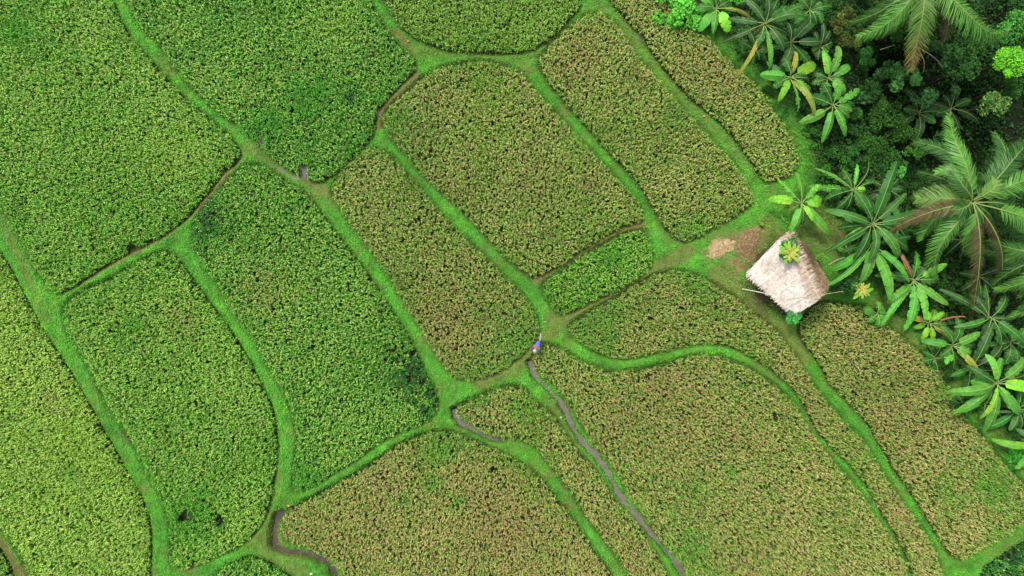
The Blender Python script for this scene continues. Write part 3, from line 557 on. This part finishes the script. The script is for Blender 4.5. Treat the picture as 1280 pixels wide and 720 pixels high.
# ---------- broadleaf trees and shrubs ----------
def lumps(c, r, n, nl, flat=.7):
    c = np.asarray(c)
    lc = c+rng.standard_normal((nl, 3))*np.array([r*.42, r*.42, r*.3*flat]); lr = r*rng.uniform(.28, .5, nl)
    k = rng.integers(0, nl, n); d = norm(rng.standard_normal((n, 3))); d[:, 2] = np.where(rng.random(n) < .7, abs(d[:, 2]), d[:, 2])
    return lc[k]+d*(lr[k]*rng.uniform(.55, 1.08, n)**.8)[:, None]*[1, 1, flat+.1], lc, k
def shrub(px, py, zt, rpx, leaf, c, label, n=900, nl=9, name='shrub', cat='shrub', group='shrubs and small trees of the jungle', th=.03, up=.5, aspect=1.9, c2=None):
    r = rpx/20*(H-zt)/H; top = W(px, py, zt); g0 = gz(top[0], top[1]); cen = top-[0, 0, r*.35]
    if cen[2]-r*.4 < g0: cen[2] = g0+r*.4
    base = np.array([top[0], top[1], g0]); root = empty(name, base)
    a = Acc(); P, lc, k = lumps(cen, r, n, nl); tn = 1+.16*rng.standard_normal(nl)
    cc_ = np.asarray(c)*tn[k][:, None]*(np.array([.74, .74, .48]) if sum(c) < .34 else np.array([.92, .9, .7]))
    if c2 is not None: q = (rng.random(n) < .25)[:, None]; cc_ = np.where(q, c2, cc_)
    leafcloud(a, P, leaf, cc_, up, aspect)
    tk = Acc(); fork = base+(cen-base)*.8; th = max(th, .012*(cen[2]-g0)+.02)
    tube(tk, [base-[0, 0, .1], (base+fork)/2+[.03, .02, 0], fork], [th*1.5, th*1.2, th], lin(58, 50, 38), 7)
    for q in lc: tube(tk, curve(fork, q, [0, 0, -.05*r], 5), np.linspace(th*.6, th*.15, 5), lin(58, 50, 38), 5)
    tk.build('trunk', M_bark, root, base, True); a.build('crown', M_foliage, root, base)
    return tag(root, label, cat, group)
S1 = lin(70,124,56); S2 = lin(54,100,46); S3 = lin(110,184,60); S4 = lin(60,106,58); S5 = lin(92,108,52); S6 = lin(46,84,44)
shrub(850,8,.9,26,.22,lin(92,176,64),'fresh light green leafy bush at the top end of the narrow rice strip',1700,14)
shrub(878,22,.7,18,.2,lin(96,186,66),'fresh light green leafy bush between the top strip of rice and the pale banana plant',1200,10)
shrub(905,-8,.6,18,.25,lin(84,160,60),'light green bush behind the pale banana plant at the top edge',700,8)
shrub(1264,72,1.4,20,.13,lin(104,184,50),'lime green fine leaved tree near the top right corner, brightest crown of the jungle',3200,16,'tree','tree',th=.07)
shrub(1276,30,.9,20,.15,lin(70,140,60),'mid green fine leaved tree in the top right corner above the lime one',2200,14,'tree','tree',th=.07)
shrub(1246,126,.3,19,.15,lin(66,116,58),'small leaved tree below the lime crown at the edge of the dark hole',1700,12,'tree','tree',c2=lin(120,150,70),th=.06)
shrub(1222,50,.2,20,.15,lin(58,104,50),'dark fine leaved tree left of the lime crown',1800,12,'tree','tree',th=.06)
shrub(1205,85,.2,20,.16,lin(50,94,46),'dark shrub between the brown hanging frond and the lime crown',1500,12)
shrub(1188,62,.8,14,.28,lin(56,104,58),'broad leaved dark teal shrub under the browning frond tip',600,8)
shrub(1168,58,1.2,13,.3,S4,'blue green broad leaved shrub right beside the browning frond',500,7)
shrub(1140,95,.8,19,.32,lin(68,122,66),'round leaved shrub directly below the browning broad frond',700,10)
shrub(1112,88,.3,15,.3,lin(64,112,58),'round leaved shrub left of the browning frond tip',500,8)
shrub(1085,68,.2,13,.16,lin(56,116,52),'low feathery shrub below the left hanging frond',900,8,aspect=3)
shrub(1160,118,.0,17,.3,lin(58,104,62),'broad leaved shrub at the left rim of the dark hole',500,8)
shrub(1092,112,-.2,17,.32,lin(54,98,54),'dull large leaved shrub right of the pinwheel banana plant',450,8)
shrub(1050,20,.8,17,.14,S5,'olive small leaved shrub left of the left palm frond at the top',1300,10)
shrub(1062,48,.4,15,.13,S5*.85,'olive brown twiggy shrub under the tip of the left palm frond',1100,10)
shrub(1035,5,.6,14,.15,S2,'dark shrub at the top edge between banana and olive shrub',800,8)
shrub(1100,18,.2,16,.18,S2,'dark shrub seen between the palm fronds at the top edge',800,8)
shrub(1225,8,.4,17,.2,S6,'very dark shrub under the right palm frond at the top edge',800,8)
shrub(1105,140,-.5,20,.13,lin(62,110,46),'low fine leaved shrub in the upper jungle, topmost of the low green ones',1700,14)
shrub(1128,165,-1.2,20,.13,lin(62,108,44),'low fine leaved shrub beside the upper left palm frond tips',1700,14)
shrub(1085,180,-.6,22,.12,lin(58,112,44),'low spreading fine leaved shrub below the pinwheel banana plant',2000,14)
shrub(1115,200,-1,18,.13,lin(54,104,46),'fine leaved shrub just left of the coconut palm crown',1300,12)
shrub(1046,190,-.2,20,.12,lin(56,110,46),'fine leaved shrub hugging the bend of the upper rice strip',1700,12)
shrub(1022,168,.4,13,.14,lin(60,118,52),'small shrub between the rice strip corner and the pinwheel banana leaves',800,8)
shrub(1034,215,.1,12,.14,lin(62,124,46),'small shrub above the tattered banana plant',700,8)
shrub(1128,215,.5,8,.1,lin(88,168,80),'tiny bright round shrub touching the broad pale palm frond',700,7)
shrub(1255,205,-1.5,18,.22,S6,'dark shrub inside the coconut crown gap at right',500,8)
shrub(992,394,2.1,12,.13,lin(74,150,84),'round blue green shrub at the lower corner of the thatched roof',1000,9)
shrub(1056,358,1.9,22,.18,lin(48,98,50),'dark feathery shrub between the hut and the brownest rice plot',1900,12,aspect=3)
shrub(1110,425,.2,9,.12,lin(60,124,46),'low green shrub on the grassy slope above the brownest plot',500,6)
shrub(1215,498,.2,12,.14,lin(44,86,40),'dark low shrub between the biggest banana plant and the brownest plot',600,7)
shrub(1272,575,.6,14,.14,lin(70,160,56),'bright green fine leaved shrub at the right edge below the banana plants',1300,9)
shrub(1200,385,.2,14,.16,lin(56,98,46),'dark shrub between fanning banana plant and hanging fronds',800,8)
shrub(1160,300,-.2,15,.2,lin(48,92,46),'dark shrub right of the large dark banana plant',700,8)
shrub(1010,52,.1,12,.18,S2,'dark shrub between the two banana plants at the top',500,7)
shrub(930,45,.3,12,.18,lin(60,120,54),'shrub filling the gap under the tall dark banana plant',600,8)
shrub(952,282,.5,4,.09,lin(140,180,50),'tiny yellow green herb on the bund right of the straw heaps',160,4)
shrub(1067,283,.9,7,.16,lin(120,190,50),'small lime herb left of the large dark banana plant',160,4)
shrub(1045,250,.1,13,.14,S2,'dark low shrub between bright and tattered banana plants',600,7)
EX = [(938,66,.5,11,'dark shrub at the corner of the grass strip under the tall dark banana plant'),(962,112,.3,9,'low shrub between the bright yellow tipped banana plant and the grass strip'),
 (1012,140,.3,12,'dark shrub left of the pinwheel banana leaves'),(1130,32,.2,15,'dark shrub behind the browning broad frond'),(1182,25,.1,15,'dark shrub between the two hanging palm fronds at the top'),
 (1265,105,-.4,15,'dark shrub just below the lime crown'),(1178,178,-1.3,16,'dark shrub between the ravine hole and the upper left coconut fronds'),(1150,190,-1.2,15,'dark shrub beside the leftmost upper coconut frond'),
 (1262,245,-1.2,16,'dark shrub seen through the right side of the coconut crown'),(1180,290,-1,14,'dark shrub seen through the lower left coconut fronds'),(1238,282,-1.2,15,'dark shrub seen below the coconut crown centre'),
 (1250,330,-1,15,'dark shrub between the two right hand palms'),(1205,330,-.9,14,'dark shrub left of the hanging brown fronds'),(1170,395,-.1,12,'dark shrub behind the dry reddish branch'),
 (1225,445,-.2,13,'dark shrub between the grey green torn leaves'),(1265,465,.0,12,'dark shrub above the biggest banana plant'),(1185,468,.1,9,'dark low shrub on the slope by the long yellow leaf'),(1075,262,.1,12,'dark shrub under the tattered banana plant'),
 (1112,262,-.1,13,'dark shrub between large dark banana plant and coconut fronds'),(1122,300,-.1,12,'dark shrub under the right leaves of the large dark banana plant'),(1100,335,.1,12,'dark shrub below the large dark banana plant'),(1128,385,.1,11,'dark shrub under the fanning banana leaves'),
 (1055,160,-.1,13,'dark shrub under the lowest leaf of the pinwheel banana plant'),(1070,140,-.2,12,'dark shrub right of the pinwheel banana stem'),(1275,5,-.2,16,'dark shrub in the very top right corner')]
for q, (px_, py_, z_, r_, lb_) in enumerate(EX):
    shrub(px_, py_, z_, r_, (.2, .13, .26, .16)[q % 4], (lin(50,94,40), lin(56,106,44), lin(44,82,44), lin(62,112,46))[q % 4], lb_, (450, 900, 320, 800)[q % 4], 8, up=.6)

def rosette(px, py, zt, rpx, label, base_z=None):
    top = W(px, py, zt); r = rpx/20; g0 = gz(top[0], top[1]) if base_z is None else base_z; base = np.array([top[0], top[1], g0])
    root = empty('rosette_plant', base)
    a = Acc(); tube(a, [base, (base+top)/2, top-[0, 0, .1]], [.05, .04, .03], lin(110, 110, 70), 7); a.build('stem', M_bark, root, base, True)
    n_ = 23
    for i in range(n_):
        an = i*2.4+rng.uniform(-.2, .2); f = i/n_; L = r*(.45+.65*f)*rng.uniform(.85, 1.1)
        c = lin(186, 172, 74)*(1-f)**1.2+lin(104, 176, 48)*(1-(1-f)**1.2)
        l = banana_leaf(top-[0, 0, .22*f], an, L, L*.34, np.clip(c, 0, 1), .75-.5*f, .7, rng.uniform(-.2, .2), 0, .15)
        withrib(l, 'leaf', M_leaf, root, base)
    P, lc, k = lumps(top-[0, 0, .45], r*.95, 420, 7)
    a = Acc(); leafcloud(a, P, .2, lin(66, 130, 52), .5, 2.4); a.build('lower_leaves', M_foliage, root, base)
    return tag(root, label, 'plant', 'rosette plants near the hut')
rosette(989,316,4.0,15,'yellow green rosette plant growing over the thatched roof',3.1)
rosette(1078,362,2.1,14,'yellow green rosette plant above the brownest rice plot, beside the dark feathery shrub')

# ---------- undergrowth on the ravine floor ----------
g = scatter(260000, 8, 40, -16, 23)
zz, dd_, cc_, jn = terrain(g[:, 0], g[:, 1])
lump = fbm(g[:, 0], g[:, 1], 1.5, 80)
pitm = np.exp(-(((g[:, 0]-29.8)/3.6)**2+((g[:, 1]-10.2)/2.6)**2))
m = (jn > .35) & (lump+.12*rng.standard_normal(len(g)) > .36) & (rng.random(len(g)) > pitm*.85) & (np.hypot(g[:, 0]-17.6, g[:, 1]-1) > 2.6)
g = g[m]; zz = zz[m]; lump = lump[m]; jn = jn[m]; n = min(len(g), 95000); g = g[:n]; zz = zz[:n]; lump = lump[:n]; jn = jn[:n]
P = np.stack([g[:, 0], g[:, 1], zz+.05+rng.random(n)*(.25+1.1*(lump-.35))*sstep(.2, 2, jn)+.1], 1)
nc = fbm(g[:, 0], g[:, 1], 2.3, 85)[:, None]
c = lin(44, 90, 32)*(1-nc)+lin(50, 88, 44)*nc
a = Acc(); leafcloud(a, P, np.where(rng.random(n) < .12, .34, .15), c*[.72, .72, .5], .6, 1.8, .3)
tag(a.build('undergrowth', M_foliage), 'dark leafy undergrowth covering the shaded ravine floor', 'undergrowth', kind='stuff')

# ---------- thatched hut ----------
hb = np.array([*((W(985, 345)[:2])), 0.]); hb[2] = gz(hb[0], hb[1])
hut = empty('thatched_hut', hb)
A0, A1 = W(984, 292, 3.5), W(1023, 372, 3.3)            # ridge
L0, L1 = W(937, 341, 2.0), W(989, 391, 1.9)             # low eave of the pale slope
R0, R1 = W(1005, 304, 2.35), W(1036, 354, 2.2)           # low eave of the brown slope
def slope(name, r0, r1, e0, e1, c1, c2, thick=.14, ns=26, bulge=.0):
    a = Acc(); n1, n2 = 18, 12
    u, v = np.meshgrid(np.linspace(0, 1, n1), np.linspace(0, 1, n2), indexing='ij'); u = u[..., None]; v = v[..., None]
    S = lambda u, v: (r0*(1-u)+r1*u)*(1-v)+(e0*(1-u)+e1*u)*v+np.array([0, 0, 1.])*(.16*np.sin(PI*v)*.6-.0)
    P = S(u, v).reshape(-1, 3); P += np.stack([noise2(P[:, 0], P[:, 1], .35, 90)-.5, noise2(P[:, 0], P[:, 1], .35, 91)-.5, noise2(P[:, 0], P[:, 1], .5, 92)-.5], 1)*[.05, .05, .1]
    i, j = np.meshgrid(np.arange(n1-1), np.arange(n2-1), indexing='ij'); k = (i*n2+j).ravel(); F = np.stack([k, k+1, k+n2+1, k+n2], 1)
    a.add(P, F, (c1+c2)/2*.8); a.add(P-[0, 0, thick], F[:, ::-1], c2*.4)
    # rim
    ring = [i*n2 for i in range(n1)]+[(n1-1)*n2+j for j in range(n2)]+[i*n2+n2-1 for i in range(n1-1, -1, -1)]+[j for j in range(n2-1, -1, -1)]
    V = np.vstack([P[ring], P[ring]-[0, 0, thick]]); m_ = len(ring); q = np.arange(m_-1)
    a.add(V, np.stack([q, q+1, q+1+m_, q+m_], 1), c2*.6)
    # straw strands lying down the slope, overhanging the eave raggedly
    n = 5200; uu = np.clip(.5+(rng.uniform(-.5, .5, n))*1.07, -.05, 1.05)[:, None]; vv = rng.uniform(0, 1, n)[:, None]**.9; lenv = rng.uniform(.1, .24, n)[:, None]
    p0 = S(uu, vv); p1 = S(uu+rng.standard_normal((n, 1))*.02, vv+lenv*np.where(vv > .85, .55, 1))
    p0[:, 2] += rng.uniform(.005, .06, n)+.03*noise2(p0[:, 0], p0[:, 1], .5, 92); p1[:, 2] += rng.uniform(.0, .07, n)
    t = norm(p1-p0); sd = norm(np.cross(t, [0, 0, 1.]))*rng.uniform(.008, .026, n)[:, None]
    V = np.stack([p0-sd, p0+sd, p1+sd*.5, p1-sd*.5], 1).reshape(-1, 3); k = np.arange(n)*4
    f = (fbm(p0[:, 0], p0[:, 1], .8, 95)[:, None]+.18*rng.standard_normal((n, 1))); f = np.clip(f, 0, 1)
    cc = (c1*f+c2*(1-f))*(1+.1*rng.standard_normal(n))[:, None]
    a.add(V, np.stack([k, k+1, k+2, k+3], 1), np.clip(np.repeat(cc, 4, 0), 0, .9))
    o = a.build(name, M_thatch, hut, hb); return o
o = slope('roof_slope', A0, A1, L0, L1, lin(238, 228, 216), lin(198, 184, 168)); o['label'] = 'pale grey pink thatch slope'
o = slope('roof_slope', A0, A1, R0, R1, lin(164, 138, 104), lin(70, 54, 36)); o['label'] = 'brown weathered and shaded thatch slope'  # brown from weathering, with the slope's shading also put into the colour
a = Acc(); rp = curve(A0+[-.03, .08, .04], A1+[.04, -.06, .04], [0, 0, -.05], 12); tube(a, rp, .11, lin(176, 154, 134), 8)
n = 500; uu = rng.random(n)[:, None]; p0 = (A0*(1-uu)+A1*uu)+[0, 0, .12]; sg = rng.choice([-1, 1], n)[:, None]; rd = norm(A1-A0); sdv = np.array([-rd[1], rd[0], 0]); p1 = p0+sdv*sg*rng.uniform(.15, .55, (n, 1))+rd*rng.uniform(-.1, .1, (n, 1))-[0, 0, .12]
w_ = rd*.014; a.add(np.stack([p0-w_, p0+w_, p1+w_*.6, p1-w_*.6], 1).reshape(-1, 3), np.arange(n)[:, None]*4+np.arange(4)[None], np.repeat(lin(186, 166, 146)*(1+.2*rng.standard_normal(n))[:, None], 4, 0).clip(0, .9))
a.build('ridge', M_thatch, hut, hb)
cs = [(L0*.86+R0*.14), (L1*.86+R1*.14), (L0*.14+R0*.86), (L1*.14+R1*.86)]; cm = sum(cs)/4
cs = [cm+(c-cm)*.88 for c in cs]
for c in cs:
    a = Acc(); zb = gz(c[0], c[1])-.1; tube(a, [[c[0], c[1], zb], [c[0]+.01, c[1], 1.2], [c[0], c[1], 2.25]], [.07, .06, .055], lin(110, 92, 70), 8); a.build('post', M_wood, hut, hb, True)
for c, d in ((0, 1), (2, 3), (0, 2), (1, 3)):
    a = Acc(); p, q = np.array(cs[c]), np.array(cs[d]); p[2] = q[2] = 2.02 if c != 1 and (c, d) != (0, 2) else 2.13; tube(a, [p, (p+q)/2, q], .045, lin(120, 100, 76), 7); a.build('beam', M_wood, hut, hb, True)
a = Acc()  # raised sitting platform of boards
for i in range(12):
    f0, f1 = i/12+.004, (i+1)/12-.004; zt = .55+rng.uniform(-.005, .005)
    q = [cs[0]*(1-f)+cs[1]*f for f in (f0, f1)]; q2 = [cs[2]*(1-f)+cs[3]*f for f in (f0, f1)]
    T = np.array([q[0], q[1], q2[1], q2[0]]); T[:, 2] = zt; B = T-[0, 0, .04]
    a.add(np.vstack([T, B]), [[0, 1, 2, 3], [7, 6, 5, 4], [0, 4, 5, 1], [1, 5, 6, 2], [2, 6, 7, 3], [3, 7, 4, 0]], lin(126, 104, 78)*rng.uniform(.8, 1.1))
a.build('platform', M_wood, hut, hb)
tag(hut, 'open field hut with ragged thatched roof, one slope pale, the other brown', 'hut')

def pole(name, p, q, r, c, label, cat, bend=(0, 0, 0), group=None):
    p = np.asarray(p); q = np.asarray(q); b = p.copy(); a = Acc(); tube(a, curve(p, q, bend, 7), np.linspace(r, r*.7, 7), c, 7)
    return tag(a.build(name, M_wood, None, b, True), label, cat, group)
pole('bamboo_pole', W(928, 361, 1.5), W(968, 369, 2.75), .026, lin(206, 196, 178), 'thin pale bamboo pole sticking out below the lower left eave of the thatched roof', 'pole')
pole('bamboo_pole', W(985, 374, 3.02), W(1054, 364, 2.6), .022, lin(160, 148, 122), 'thin weathered bamboo pole lying across the lower end of the roof', 'pole', (0, 0, .25))
pole('dead_branch', W(1036, 331, 1.9), W(1056, 322, 2.1), .05, lin(170, 142, 120), 'pale broken branch between the brown roof slope and the banana leaves', 'branch', (0, .08, .1))
pole('fallen_trunk', W(1240, 515, 1.9), W(1300, 514, 1.2), .1, lin(70, 92, 56), 'dark fallen banana trunk lying level under the biggest banana plant', 'trunk')
pole('dead_branch', W(1175, 401, .9), W(1206, 396, 1.0), .07, lin(140, 92, 66), 'reddish brown dry branch right of the young yellow green banana plant', 'branch', (0, .1, .1))
pole('dead_branch', W(1066, 345 - 20, .8), W(1046, 285, 1.0), .045, lin(150, 120, 96), 'thin dry branch under the large dark banana leaves', 'branch')
for (x0, y0, x1, y1, z, lb) in ((1152,62,1178,84,1.6,'long thin pale twig slanting right of the browning frond tip'),(1150,66,1154,90,1.4,'short thin twig hanging from the browning frond tip'),(1100,62,1118,56,1.2,'thin bare twig left of the browning frond')):
    pole('bare_twig', W(x0, y0, z+.5), W(x1, y1, z-.2), .018, lin(150, 140, 110), lb, 'twig', (.1, 0, .1), 'bare twigs in the upper jungle')

# ---------- straw heaps, litter ----------
def heap(px, py, rx, ry, h, c, label, ang=0, n=3600):
    b = W(px, py); b[2] = gz(b[0], b[1])-.02
    an = rng.uniform(0, 2*PI, n); rr = (np.sqrt(rng.random(n))*.9+.35*rng.random(n)**5)*(1+.22*np.sin(an*3+px)+.12*np.sin(an*7+py)); kk = noise2(px/20+rr*np.cos(an)*rx/20, py/20+rr*np.sin(an)*ry/20, .22, 50)*.6+.8*rng.random(len(rr)) > .3+.5*rr; an = an[kk]; rr = rr[kk]; n = len(an); lx = np.cos(an)*rr*rx/20; ly = np.sin(an)*rr*ry/20
    x_ = lx*math.cos(ang)-ly*math.sin(ang); y_ = lx*math.sin(ang)+ly*math.cos(ang)
    gzv = terrain(b[0]+x_, b[1]+y_)[0]; z_ = gzv+h*np.clip(1-rr*rr, 0, 1)*rng.uniform(.6, 1.1, n)+.02
    P0 = np.stack([b[0]+x_, b[1]+y_, z_], 1); d = norm(rng.standard_normal((n, 3))*[1, 1, .2]); L = rng.uniform(.1, .25, (n, 1)); w = norm(np.cross(d, [0, 0, 1.]))*rng.uniform(.007, .02, (n, 1))
    cc = c*(1+.22*rng.standard_normal(n))[:, None]; a = Acc()
    a.add(np.stack([P0-d*L/2-w, P0-d*L/2+w, P0+d*L/2+w, P0+d*L/2-w], 1).reshape(-1, 3), np.arange(n)[:, None]*4+np.arange(4)[None], np.clip(np.repeat(cc, 4, 0), 0, .9))
    return tag(a.build('straw_heap', M_thatch, None, b), label, 'straw heap', 'straw heaps beside the hut')
heap(901,310,19,10,.14,lin(178,152,114),'small pinkish tan straw heap farther from the hut',.35)
heap(934,303,13,22,.18,lin(138,116,82),'larger brown straw heap nearer the hut',-.6,4500)
def scrap(name, px, py, s, c, label, cat, group=None):
    b = W(px, py); b[2] = gz(b[0], b[1])+.06; a = Acc()
    u, v = np.meshgrid(np.linspace(-1, 1, 6), np.linspace(-1, 1, 6), indexing='ij'); u = u.ravel(); v = v.ravel(); sh = 1-.35*(abs(u)*abs(v))
    V = b+np.stack([u*s*sh, v*s*.7*sh, .06*rng.random(36)+.05*(1-u*u)], 1); i, j = np.meshgrid(np.arange(5), np.arange(5), indexing='ij'); k = (i*6+j).ravel()
    a.add(V, np.stack([k, k+6, k+7, k+1], 1), c); a.add(V-[0, 0, .012], np.stack([k, k+1, k+7, k+6], 1), c)
    return tag(a.build(name, M_cloth, None, b, True), label, cat, group)
scrap('dry_leaf', 879, 146, .09, lin(206, 128, 74), 'orange dry leaf on the bund between the two upper right plots', 'dry leaf')
scrap('dry_leaf', 511, 53, .08, lin(196, 130, 84), 'orange brown dry leaf on the bund left of the bowl shaped plot', 'dry leaf')
scrap('plastic_scrap', 701, 521, .08, lin(190, 182, 156), 'off white scrap on the grassy edge of the muddy ditch', 'scrap')
scrap('plastic_scrap', 681, 402, .06, lin(170, 176, 130), 'small pale scrap on the path above the farmer', 'scrap')
scrap('plastic_scrap', 390, 716, .1, lin(180, 182, 146), 'pale scrap on the bund below the dark mud ditch at the bottom edge', 'scrap')
scrap('dry_leaf', 362, 631, .1, lin(190, 126, 90), 'orange dry leaf on the bund junction above the dark mud ditch', 'dry leaf')

# ---------- farmer ----------
pb = W(672, 428); pb[2] = gz(pb[0], pb[1]); farmer = empty('person', pb)
hd = norm(np.array([-.45, -.9, 0.])); sdv = np.array([-hd[1], hd[0], 0])   # bends towards the lower left
def P3(f, s, z): return tuple(hd*f+sdv*s+np.array([0, 0, z]))
def skin(name, chain, edges, rad, m, parent, levels=2):
    me = bpy.data.meshes.new(name); me.from_pydata(chain, edges, []); o = bpy.data.objects.new(name, me); C.objects.link(o); o.parent = parent
    md = o.modifiers.new('skin', 'SKIN'); md.use_smooth_shade = True
    for i, r_ in enumerate(rad): me.skin_vertices[0].data[i].radius = (r_, r_) if not isinstance(r_, tuple) else r_; 
    me.skin_vertices[0].data[0].use_root = True
    sb = o.modifiers.new('sub', 'SUBSURF'); sb.levels = levels; sb.render_levels = levels; me.materials.append(m); return o
M_sk = mat('farmer_skin', .55, 0, .3, base=lin(128, 88, 62)); M_blue = mat('blue_shirt', .8, 0, .2, .12, 14, .3, 50, lin(84, 100, 172))
M_dark = mat('dark_trousers', .85, 0, .2, .1, 14, 0, 20, lin(44, 48, 62)); M_hat = mat('pale_hat', .85, 0, .2, .06, 30, .3, 60, lin(150, 176, 152)); M_hair = mat('hair', .6, 0, .3, base=lin(24, 20, 18))
v = [P3(-.12,0,.86),P3(.06,0,1.02),P3(.26,0,1.14),P3(.36,0,1.2),P3(.46,0,1.25),P3(.53,0,1.27),
     P3(-.1,.1,.82),P3(.04,.12,.46),P3(-.06,.12,.08),P3(.09,.13,.035), P3(-.1,-.1,.82),P3(.12,-.13,.46),P3(.02,-.14,.08),P3(.17,-.15,.035),
     P3(.3,.19,1.12),P3(.4,.25,.88),P3(.56,.18,.74),P3(.63,.16,.69), P3(.3,-.19,1.12),P3(.42,-.27,.92),P3(.6,-.24,.84),P3(.67,-.22,.8)]
e_ = [(0,1),(1,2),(2,3),(3,4),(4,5),(0,6),(6,7),(7,8),(8,9),(0,10),(10,11),(11,12),(12,13),(2,14),(14,15),(15,16),(16,17),(2,18),(18,19),(19,20),(20,21)]
skin('body', v, e_, [.12,.12,.13,.055,.088,.07,.085,.058,.04,.035,.085,.058,.04,.035,.055,.042,.03,.03,.055,.042,.03,.03], M_sk, farmer)
# fingers: five short chains on each hand, closed round the stick or hanging slightly curled
for (hx, hs, hz) in ((.63,.16,.69),(.67,-.22,.8)):
    for q in range(5):
        o_ = (q-2)*.019; L = (.05, .07, .076, .07, .055)[q]
        skin('finger', [P3(hx+.01, hs+o_, hz), P3(hx+.01+L*.6, hs+o_*1.15, hz-.015), P3(hx+L*.75, hs+o_*1.1, hz-.045)], [(0,1),(1,2)], [.010,.009,.008], M_sk, farmer, 1)
skin('shirt', [P3(-.12,0,.88),P3(.06,0,1.03),P3(.27,0,1.15),P3(.31,.19,1.13),P3(.38,.245,.94),P3(.31,-.19,1.13),P3(.4,-.265,.97)], [(0,1),(1,2),(2,3),(3,4),(2,5),(5,6)], [.155,.155,.16,.078,.066,.078,.066], M_blue, farmer)
skin('trousers', [P3(-.13,0,.84),P3(-.1,.1,.8),P3(.04,.12,.46),P3(-.04,.12,.2),P3(-.1,-.1,.8),P3(.12,-.13,.46),P3(.04,-.14,.2)], [(0,1),(1,2),(2,3),(0,4),(4,5),(5,6)], [.13,.105,.08,.065,.105,.08,.065], M_dark, farmer)
skin('hair', [P3(.44,0,1.29),P3(.5,0,1.31)], [(0,1)], [.09,.08], M_hair, farmer, 2)
a = Acc(); hc = pb+np.array(P3(.48, 0, 1.345)); seg = 20; an = np.arange(seg)/seg*2*PI
rings = [(.0, .1), (.06, .09), (.09, .04), (.1, .01), (.125, -.01), (.125, -.02), (.098, .0)]
V = np.vstack([hc+np.stack([r_*np.cos(an), r_*np.sin(an), np.full(seg, z_)], 1) for r_, z_ in rings])
ff = [[i*seg+j, i*seg+(j+1) % seg, (i+1)*seg+(j+1) % seg, (i+1)*seg+j] for i in range(len(rings)-1) for j in range(seg)]
a.add(V, ff, [.5, .5, .5]); a.build('hat', M_hat, farmer, pb, True)
# small face: nose and eyes below the brim
a = Acc(); fc = pb+np.array(P3(.55, 0, 1.22)); tube(a, [fc, fc+hd*.03-[0, 0, .02]], [.014, .01], [.2, .12, .08], 6); a.build('nose', M_sk, farmer, pb, True)
for s_ in (-1, 1):
    a = Acc(); c0 = pb+np.array(P3(.535, .03*s_, 1.245)); tube(a, [c0, c0+hd*.012], [.011, .007], [.02, .02, .02], 6); a.build('eye', M_hair, farmer, pb, True)
tag(farmer, 'farmer in blue shirt and pale hat bending forward on the bund junction', 'person')
hp = pb+np.array(P3(.67, -.22, .76))
pole('walking_stick', W(676, 417, 1.0), W(674, 432, .95), .018, lin(205, 205, 225), 'thin pale stick held across the back of the farmer in blue', 'stick')

# ---------- light, sky, camera ----------
sc = bpy.context.scene
w = bpy.data.worlds.new('World'); sc.world = w; w.use_nodes = True; nt = w.node_tree; bg = nt.nodes['Background']
sky = nt.nodes.new('ShaderNodeTexSky'); sky.sky_type = 'NISHITA'; sky.sun_disc = False
EL, AZ = R(58), R(-35)   # sun from the upper left, high; azimuth clockwise from +Y
sky.sun_elevation = EL; sky.sun_rotation = AZ; sky.air_density = 1.0; sky.dust_density = 3.0; sky.ozone_density = 1.0
hs = nt.nodes.new('ShaderNodeHueSaturation'); hs.inputs['Saturation'].default_value = .35; nt.links.new(sky.outputs[0], hs.inputs['Color']); nt.links.new(hs.outputs[0], bg.inputs[0]); bg.inputs[1].default_value = .13
sl = bpy.data.lights.new('sun', 'SUN'); sl.energy = 1.5; sl.angle = R(10); sl.color = (1, .96, .9); so = bpy.data.objects.new('sun', sl); C.objects.link(so)
from mathutils import Vector
dirv = Vector((math.sin(AZ)*math.cos(EL), math.cos(AZ)*math.cos(EL), math.sin(EL))); so.rotation_euler = dirv.to_track_quat('Z', 'Y').to_euler(); so.location = dirv*60
cam = bpy.data.cameras.new('camera'); co = bpy.data.objects.new('camera', cam); C.objects.link(co); co.location = (0, 0, H)
cam.sensor_width = 36; cam.lens = 36*H/64; cam.clip_start = .5; cam.clip_end = 6000; sc.camera = co
sc.view_settings.view_transform = 'Standard'; sc.view_settings.look = 'None'; sc.view_settings.exposure = 1.0; sc.view_settings.gamma = 1
sc.cycles.max_bounces = 6; sc.cycles.diffuse_bounces = 3; sc.cycles.transparent_max_bounces = 4
